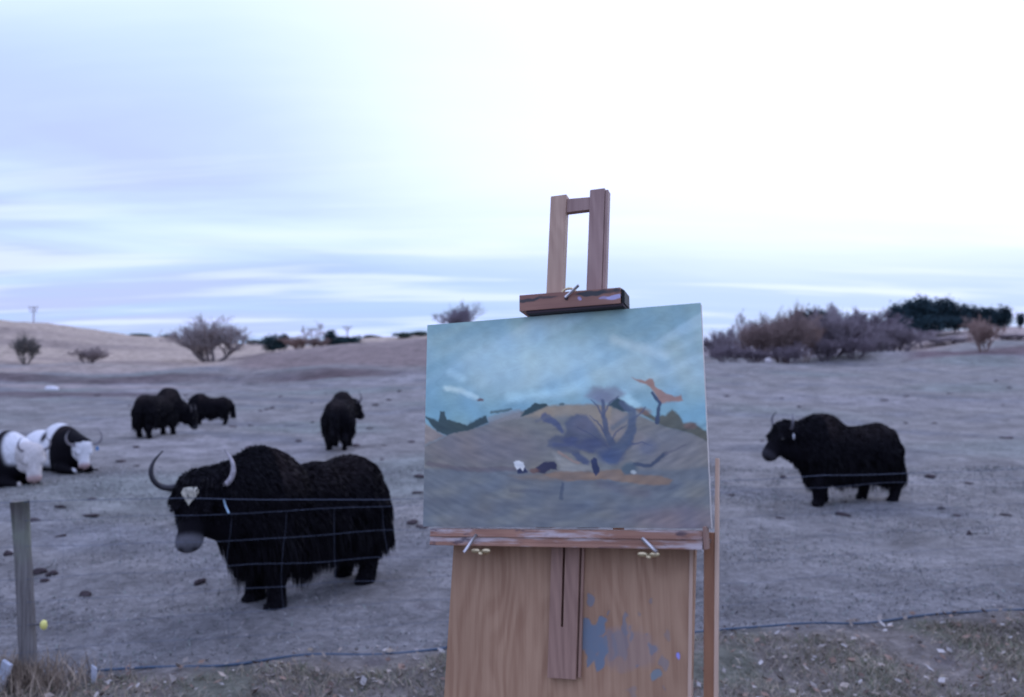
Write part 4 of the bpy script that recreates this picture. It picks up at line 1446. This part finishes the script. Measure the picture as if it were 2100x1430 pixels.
# unfinished ochre shape and its stem
lay((130, 110, 110), poly([(1250, 478), (1320, 495), (1345, 482), (1370, 490), (1380, 525), (1440, 570), (1490, 582), (1528, 572), (1537, 604), (1470, 612), (1405, 628), (1380, 575), (1342, 520), (1270, 494)], 7))
lay((46, 62, 92), 0.95 * stroke([(1360, 560), (1402, 625), (1388, 680), (1384, 728)], (7, 14), 5))
lay((114, 100, 92), 0.85 * poly([(730, 1020), (800, 1006), (1000, 1008), (1150, 985), (1170, 990), (1190, 1022), (1400, 1036), (1455, 1056), (1440, 1082), (1330, 1086), (1100, 1052), (880, 1060), (800, 1042)], 8))
lay((106, 98, 96), 0.5 * poly([(540, 1030), (780, 1015), (860, 1055), (600, 1050)], 16))
# animals and post
lay((178, 188, 204), poly([(566, 948), (600, 936), (622, 950), (636, 1000), (600, 1012), (575, 985)], 6))
lay((36, 46, 80), poly([(582, 995), (600, 978), (612, 1000), (630, 975), (642, 1010), (585, 1018)], 5))
lay((38, 42, 72), poly([(690, 985), (730, 950), (790, 948), (806, 965), (804, 1000), (770, 990), (740, 1015), (690, 1008)], 6))
lay((88, 72, 76), 0.9 * blob(680, 1000, 28, 14))
lay((36, 46, 80), poly([(1006, 940), (1025, 925), (1042, 935), (1046, 1000), (1022, 1030), (1008, 1005)], 5))
lay((66, 78, 98), 0.9 * stroke([(836, 1068), (830, 1150)], (8, 12), 6))
lay((86, 72, 80), 0.9 * blob(385, 605, 18, 10))
arc = np.stack([PP[:, 0] * 0.25, PP[:, 1] + 0.00035 * (PP[:, 0] - 900) ** 2], 1)
low = sstep(690, 760, PP[:, 1])
img *= (1 + 0.04 * pn)[:, None]
img *= 1 - 0.07 * low[:, None]
img *= 1 + 0.085 * (low * sines(arc, 109, 14, 0.03, 0.22))[:, None] * np.array([1.0, 0.9, 0.7])
img *= 1 + 0.05 * sines(PP, 110, 12, 0.01, 0.05)[:, None] * np.array([1.0, 0.3, -0.6])

CW, CH = 0.5, 0.367
pe = empty('painting', (0, 0, 0))
pe.matrix_world = FRM
tag(pe, 'oil painting of hills, trees and animals under a blue sky, resting on the wooden easel', 'painting')
gv = np.stack([(S_.ravel() - 0.5) * CW, (0.5 - T_.ravel()) * CH, 0.0012 + 0.00012 * sines(PP, 106, 10, .02, .08)], 1)
ii, jj = np.meshgrid(np.arange(NXp - 1), np.arange(NYp - 1))
pq = np.stack([jj * NXp + ii, (jj + 1) * NXp + ii, (jj + 1) * NXp + ii + 1, jj * NXp + ii + 1], -1).reshape(-1, 4)
obj('picture', mesh_data('picture', gv, pq, M['paint'], True, img), pe)


def slab_bm(pts, w0, w1, bev=0.0015):
    """prism over a polygon in easel-plane coordinates, from depth w0 to w1"""
    bm = bmesh.new()
    vs = [bm.verts.new((x_, y_, w1)) for x_, y_ in pts]
    f_ = bm.faces.new(vs)
    ex = bmesh.ops.extrude_face_region(bm, geom=[f_])
    for v_ in ex['geom']:
        if isinstance(v_, bmesh.types.BMVert):
            v_.co.z = w0
    bmesh.ops.recalc_face_normals(bm, faces=bm.faces[:])
    if bev:
        bmesh.ops.bevel(bm, geom=bm.edges[:], offset=bev, segments=2, affect='EDGES', profile=0.6)
        bmesh.ops.recalc_face_normals(bm, faces=bm.faces[:])
    return bm


def slab(name, pts, w0, w1, mat, parent, bev=0.0015, mtx=None, col=None):
    bm = slab_bm(pts, w0, w1, bev)
    me = bpy.data.meshes.new(name)
    bm.to_mesh(me); bm.free()
    me.materials.append(M[mat])
    if col is not None:
        a_ = me.color_attributes.new('Col', 'FLOAT_COLOR', 'POINT')
        a_.data.foreach_set('color', np.tile(np.array([*col, 1], np.float32), len(me.vertices)))
    return obj(name, me, parent, mtx)


def quad(u0, v0, u1, v1):
    return [(u0, v0), (u1, v0), (u1, v1), (u0, v1)]


slab('canvas_edge', quad(-CW / 2 + 0.0002, -CH / 2 + 0.0002, CW / 2 - 0.0002, CH / 2 - 0.0002), -0.018, 0.0003, 'canvas_cloth', pe, 0.0002, col=(0.62, 0.56, 0.50))

EB = Vector((0.0, 1.12, gz(0.0, 1.12)))
ez = empty('easel', EB)
tag(ez, 'wooden artist easel with slotted slat, paint-stained panel and brass wing nuts', 'easel')
EM = Matrix.Translation(-EB) @ FRM
SK = 0.055                                      # the easel leans a little against the canvas


def lean_quad(u0, v0, u1, v1):
    """upright board: u given at v=0, drifting with height"""
    return [(u0 + SK * v0, v0), (u1 + SK * v0, v0), (u1 + SK * v1, v1), (u0 + SK * v1, v1)]


def board(name, corners, w0, w1, mat, nx, ny, stains):
    """board with a finely divided front that carries paint stains (Stain attribute)"""
    c_ = np.array(corners, float)                # bl, br, tr, tl
    s_, t_ = np.meshgrid(np.linspace(0, 1, nx), np.linspace(0, 1, ny))
    s_, t_ = s_.ravel()[:, None], t_.ravel()[:, None]
    P_ = (c_[0] * (1 - s_) + c_[1] * s_) * (1 - t_) + (c_[3] * (1 - s_) + c_[2] * s_) * t_
    Vv = np.concatenate([P_, np.full((len(P_), 1), w1)], 1)
    ii, jj = np.meshgrid(np.arange(nx - 1), np.arange(ny - 1))
    Fv = np.stack([jj * nx + ii, jj * nx + ii + 1, (jj + 1) * nx + ii + 1, (jj + 1) * nx + ii], -1).reshape(-1, 4)
    bidx = len(Vv)
    Vb = np.concatenate([np.concatenate([c_, np.full((4, 1), w1)], 1), np.concatenate([c_, np.full((4, 1), w0)], 1)])
    side = np.array([[0, 4, 5, 1], [1, 5, 6, 2], [2, 6, 7, 3], [3, 7, 4, 0], [4, 7, 6, 5]]) + bidx
    st = np.zeros((len(Vv) + 8, 4), np.float32)
    warp = np.stack([sines(P_, 201, 16, 80, 420), sines(P_, 202, 16, 80, 420)], 1) * 0.0036
    if name == 'clamp':
        warp = warp * 0.3
    for kind_, args, rgb, al in stains:
        Q_ = P_ + warp
        if kind_ == 'e':
            cx, cy, rx, ry = args
            d_ = np.sqrt(((Q_[:, 0] - cx) / rx) ** 2 + ((Q_[:, 1] - cy) / ry) ** 2)
            w_ = (1 - sstep(0.85, 1.15, d_)) * al
        cur = st[:len(P_)]
        a0 = cur[:, 3]
        an = w_ + a0 * (1 - w_)
        cur[:, :3] = np.where(an[:, None] > 1e-5, (np.array(rgb) * w_[:, None] + cur[:, :3] * (a0 * (1 - w_))[:, None]) / np.maximum(an, 1e-5)[:, None], 0)
        cur[:, 3] = an
    me = mesh_data(name, np.concatenate([Vv, Vb]), np.concatenate([Fv, side]), M[mat], False, st, 'Stain')
    return obj(name, me, ez, EM)


GB = (0.155, 0.19, 0.235)
GL = (0.25, 0.21, 0.225)
stains = [('e', (0.100, -0.375, 0.055, 0.034), GL, 0.30), ('e', (0.046, -0.302, 0.007, 0.013), GB, 0.7)]
for a_, b_, c_, d_, e_ in [(0.040, -0.345, 0.010, 0.014, .95), (0.050, -0.352, 0.012, 0.016, .95), (0.038, -0.366, 0.011, 0.016, .95), (0.066, -0.336, 0.009, 0.011, .95), (0.064, -0.350, 0.007, 0.010, .9),
                           (0.054, -0.372, 0.013, 0.014, .95), (0.064, -0.382, 0.008, 0.012, .95), (0.046, -0.388, 0.008, 0.012, .95), (0.058, -0.398, 0.007, 0.012, .95), (0.040, -0.396, 0.004, 0.010, .9),
                           (0.070, -0.368, 0.004, 0.006, .8), (0.080, -0.372, 0.010, 0.022, .30), (0.094, -0.368, 0.014, 0.022, .36), (0.104, -0.336, 0.005, 0.020, .6), (0.112, -0.352, 0.003, 0.008, .5),
                           (0.146, -0.372, 0.005, 0.008, .6), (0.164, -0.392, 0.007, 0.010, .45), (0.127, -0.322, 0.004, 0.005, .4), (0.143, -0.300, 0.003, 0.004, .4), (0.076, -0.322, 0.003, 0.004, .6),
                           (0.112, -0.440, 0.008, 0.010, .3), (0.170, -0.350, 0.004, 0.010, .3), (0.120, -0.402, 0.004, 0.004, .5), (0.135, -0.352, 0.0025, 0.003, .6), (0.158, -0.432, 0.003, 0.005, .4)]:
    stains.append(('e', (a_, b_, c_, d_), GB, e_))
stains += [('e', (0.150, -0.412, 0.009, 0.009), (0.19, 0.23, 0.25), 0.9), ('e', (0.186, -0.382, 0.0035, 0.004), (0.30, 0.30, 0.75), 0.95)]
PV1 = -0.76
board('panel', [(-0.2018 + SK * (PV1 + 0.2217), PV1), (0.211 + SK * (PV1 + 0.2217), PV1), (0.211 + 0.0117, -0.19), (-0.2018 + 0.0017, -0.19)], -0.045, -0.025, 'panel', 240, 260, stains)
slab('panel_edge', lean_quad(0.2232, PV1, 0.2292, -0.192), -0.047, -0.023, 'pale_wood', ez, 0.001, EM)
# slotted centre slat: a U of wood round a narrow slot
slat = [(-0.0253, -0.4246), (0.0226, -0.4246), (0.0336, -0.2000), (0.0085, -0.2000), (0.0026, -0.3440), (-0.0012, -0.3440), (0.0046, -0.2000), (-0.0155, -0.2000)]
slab('slat', slat, -0.0245, -0.010, 'slat', ez, 0.0009, EM)
slab('slat_moulding', [(0.0244, -0.4225), (0.0290, -0.4225), (0.0402, -0.2000), (0.0356, -0.2000)], -0.0245, -0.016, 'slat', ez, 0.0009, EM)
# tray that carries the canvas
board('tray', [(-0.2222, -0.2075), (0.2385, -0.2085), (0.2393, -0.1868), (-0.2222, -0.1868)], -0.022, 0.030, 'tray', 90, 12, [])
slab('tray_lip', [(-0.2220, -0.2140), (0.2381, -0.2150), (0.2383, -0.2088), (-0.2220, -0.2078)], -0.020, 0.033, 'tray', ez, 0.001, EM)
slab('tray_bead', [(-0.2218, -0.1992), (0.2383, -0.1998), (0.2384, -0.1972), (-0.2218, -0.1966)], 0.030, 0.0325, 'tray', ez, 0.0006, EM)
slab('tray_end', quad(0.2398, -0.2150, 0.2440, -0.1800), -0.022, 0.033, 'slat', ez, 0.001, EM)


def rod(name, a_, b_, r_, mat, parent=None):
    V, Fc = tube([a_, ((np.array(a_) + np.array(b_)) / 2), b_], r_, 8)
    return obj(name, mesh_data(name, V, Fc, M[mat], True), parent or ez, EM if parent is None else None)


rod('pin', (-0.1335, -0.1950, 0.036), (-0.1530, -0.2245, 0.044), 0.0028, 'steel')
rod('pin', (0.1464, -0.1990, 0.036), (0.1701, -0.2186, 0.044), 0.0032, 'steel')


def wing_nut(u_, v_, w_):
    o = rod('wing_nut', (u_, v_ - 0.002, w_ - 0.03), (u_, v_ - 0.002, w_ + 0.004), 0.0045, 'brass')
    for s_ in (-1, 1):
        V, Fc = lump(7, (0.0085, 0.0045, 0.0025), 10, 6, 0.03)
        V = np.array(V) + np.array([u_ + s_ * 0.0095, v_ + 0.0005, w_ + 0.003])
        obj('wing', mesh_data('wing', V, Fc, M['brass'], True), o)
    return o


wing_nut(-0.1285, -0.2225, 0.026)
wing_nut(0.1545, -0.2235, 0.026)
# mast: two uprights, crosspiece and the sliding top clamp
slab('upright', lean_quad(-0.0385, -0.185, -0.0080, 0.4170), -0.044, -0.024, 'mast', ez, 0.0012, EM)
slab('upright', lean_quad(0.0362, -0.185, 0.0640, 0.4195), -0.044, -0.024, 'mast_dark', ez, 0.0012, EM)
slab('upright_edge', lean_quad(0.0645, -0.185, 0.0700, 0.4165), -0.046, -0.026, 'mast_dark', ez, 0.0012, EM)
slab('crosspiece', [(0.0130, 0.3830), (0.0571, 0.3830), (0.0585, 0.4075), (0.0140, 0.4095)], -0.042, -0.028, 'mast_dark', ez, 0.001, EM)
dkp = (0.03, 0.04, 0.045)
cl_st = [('e', (-0.045, 0.2085, 0.022, 0.0030), dkp, 0.85), ('e', (-0.015, 0.2110, 0.022, 0.0022), dkp, 0.7), ('e', (0.068, 0.2105, 0.026, 0.0042), dkp, 0.92),
         ('e', (0.098, 0.2125, 0.022, 0.0028), dkp, 0.7), ('e', (0.115, 0.2120, 0.006, 0.005), dkp, 0.6), ('e', (0.048, 0.2020, 0.0035, 0.003), (0.42, 0.38, 0.62), 0.8),
         ('e', (0.092, 0.2010, 0.010, 0.003), (0.42, 0.42, 0.68), 0.5), ('e', (0.108, 0.2005, 0.013, 0.0045), (0.48, 0.48, 0.74), 0.75)]
board('clamp', [(-0.0615, 0.1900), (0.1195, 0.1890), (0.1200, 0.2165), (-0.0615, 0.2188)], -0.024, 0.022, 'red_wood', 120, 26, cl_st)
slab('clamp_end', [(0.1203, 0.1888), (0.1262, 0.1888), (0.1262, 0.2120), (0.1203, 0.2165)], -0.024, 0.019, 'red_wood', ez, 0.0008, EM)
slab('clamp_lip', quad(-0.0500, 0.1842, 0.1240, 0.1896), -0.020, 0.020, 'dark_lip', ez, 0.001, EM)
rod('pin', (0.0235, 0.2075, 0.024), (0.0500, 0.2235, 0.034), 0.0026, 'steel')
rod('bolt', (0.0250, 0.2060, 0.018), (0.0250, 0.2060, 0.0235), 0.0035, 'dark_lip')  # dark stub added to stand for a hole in the clamp
V, Fc = tube([(0.027 + 0.012 * math.cos(t_), 0.2175 + 0.008 * math.sin(t_), 0.014) for t_ in np.linspace(0, math.pi, 10)], 0.0022, 6)
obj('wing_nut', mesh_data('wing_nut', V, Fc, M['brass']), ez, EM)


def foot_v(u_, w_):
    """easel-plane v where a leg at (u, w) meets the ground"""
    v_ = -1.0
    for _ in range(30):
        p_ = C0 + U_ * (u_ + SK * v_) + V_ * v_ + N_ * w_
        v_ -= (p_.z - (gz(p_.x, p_.y) - 0.01)) / V_.z * 0.7
    return v_


vf = foot_v(0.25, -0.04)
slab('leg', [(0.2440 + SK * (vf + .19), vf), (0.2640 + SK * (vf + .19) - .004, vf), (0.2610 - .010, -0.1905), (0.2340, -0.1905)], -0.052, -0.036, 'leg', ez, 0.001, EM)
slab('leg_edge', lean_quad(0.2620, vf, 0.2672, -0.0714), -0.060, -0.034, 'pale_wood', ez, 0.001, EM)
vf2 = foot_v(-0.19, -0.04)
slab('leg', lean_quad(-0.1750, vf2, -0.1550, -0.22), -0.064, -0.048, 'leg', ez, 0.001, EM)
rod('bolt', (0.2415, -0.2035, -0.040), (0.2415, -0.2035, -0.030), 0.0038, 'steel')
pb = FRM @ Vector((0.012, 0.10, -0.05))
foot = Vector((0.62, 2.25, gz(0.62, 2.25) - 0.01))
V, Fc = tube([pb - EB, (pb + foot) / 2 - EB, foot - EB], 0.013, 4)
obj('back_leg', mesh_data('back_leg', V, Fc, M['leg'], False), ez)
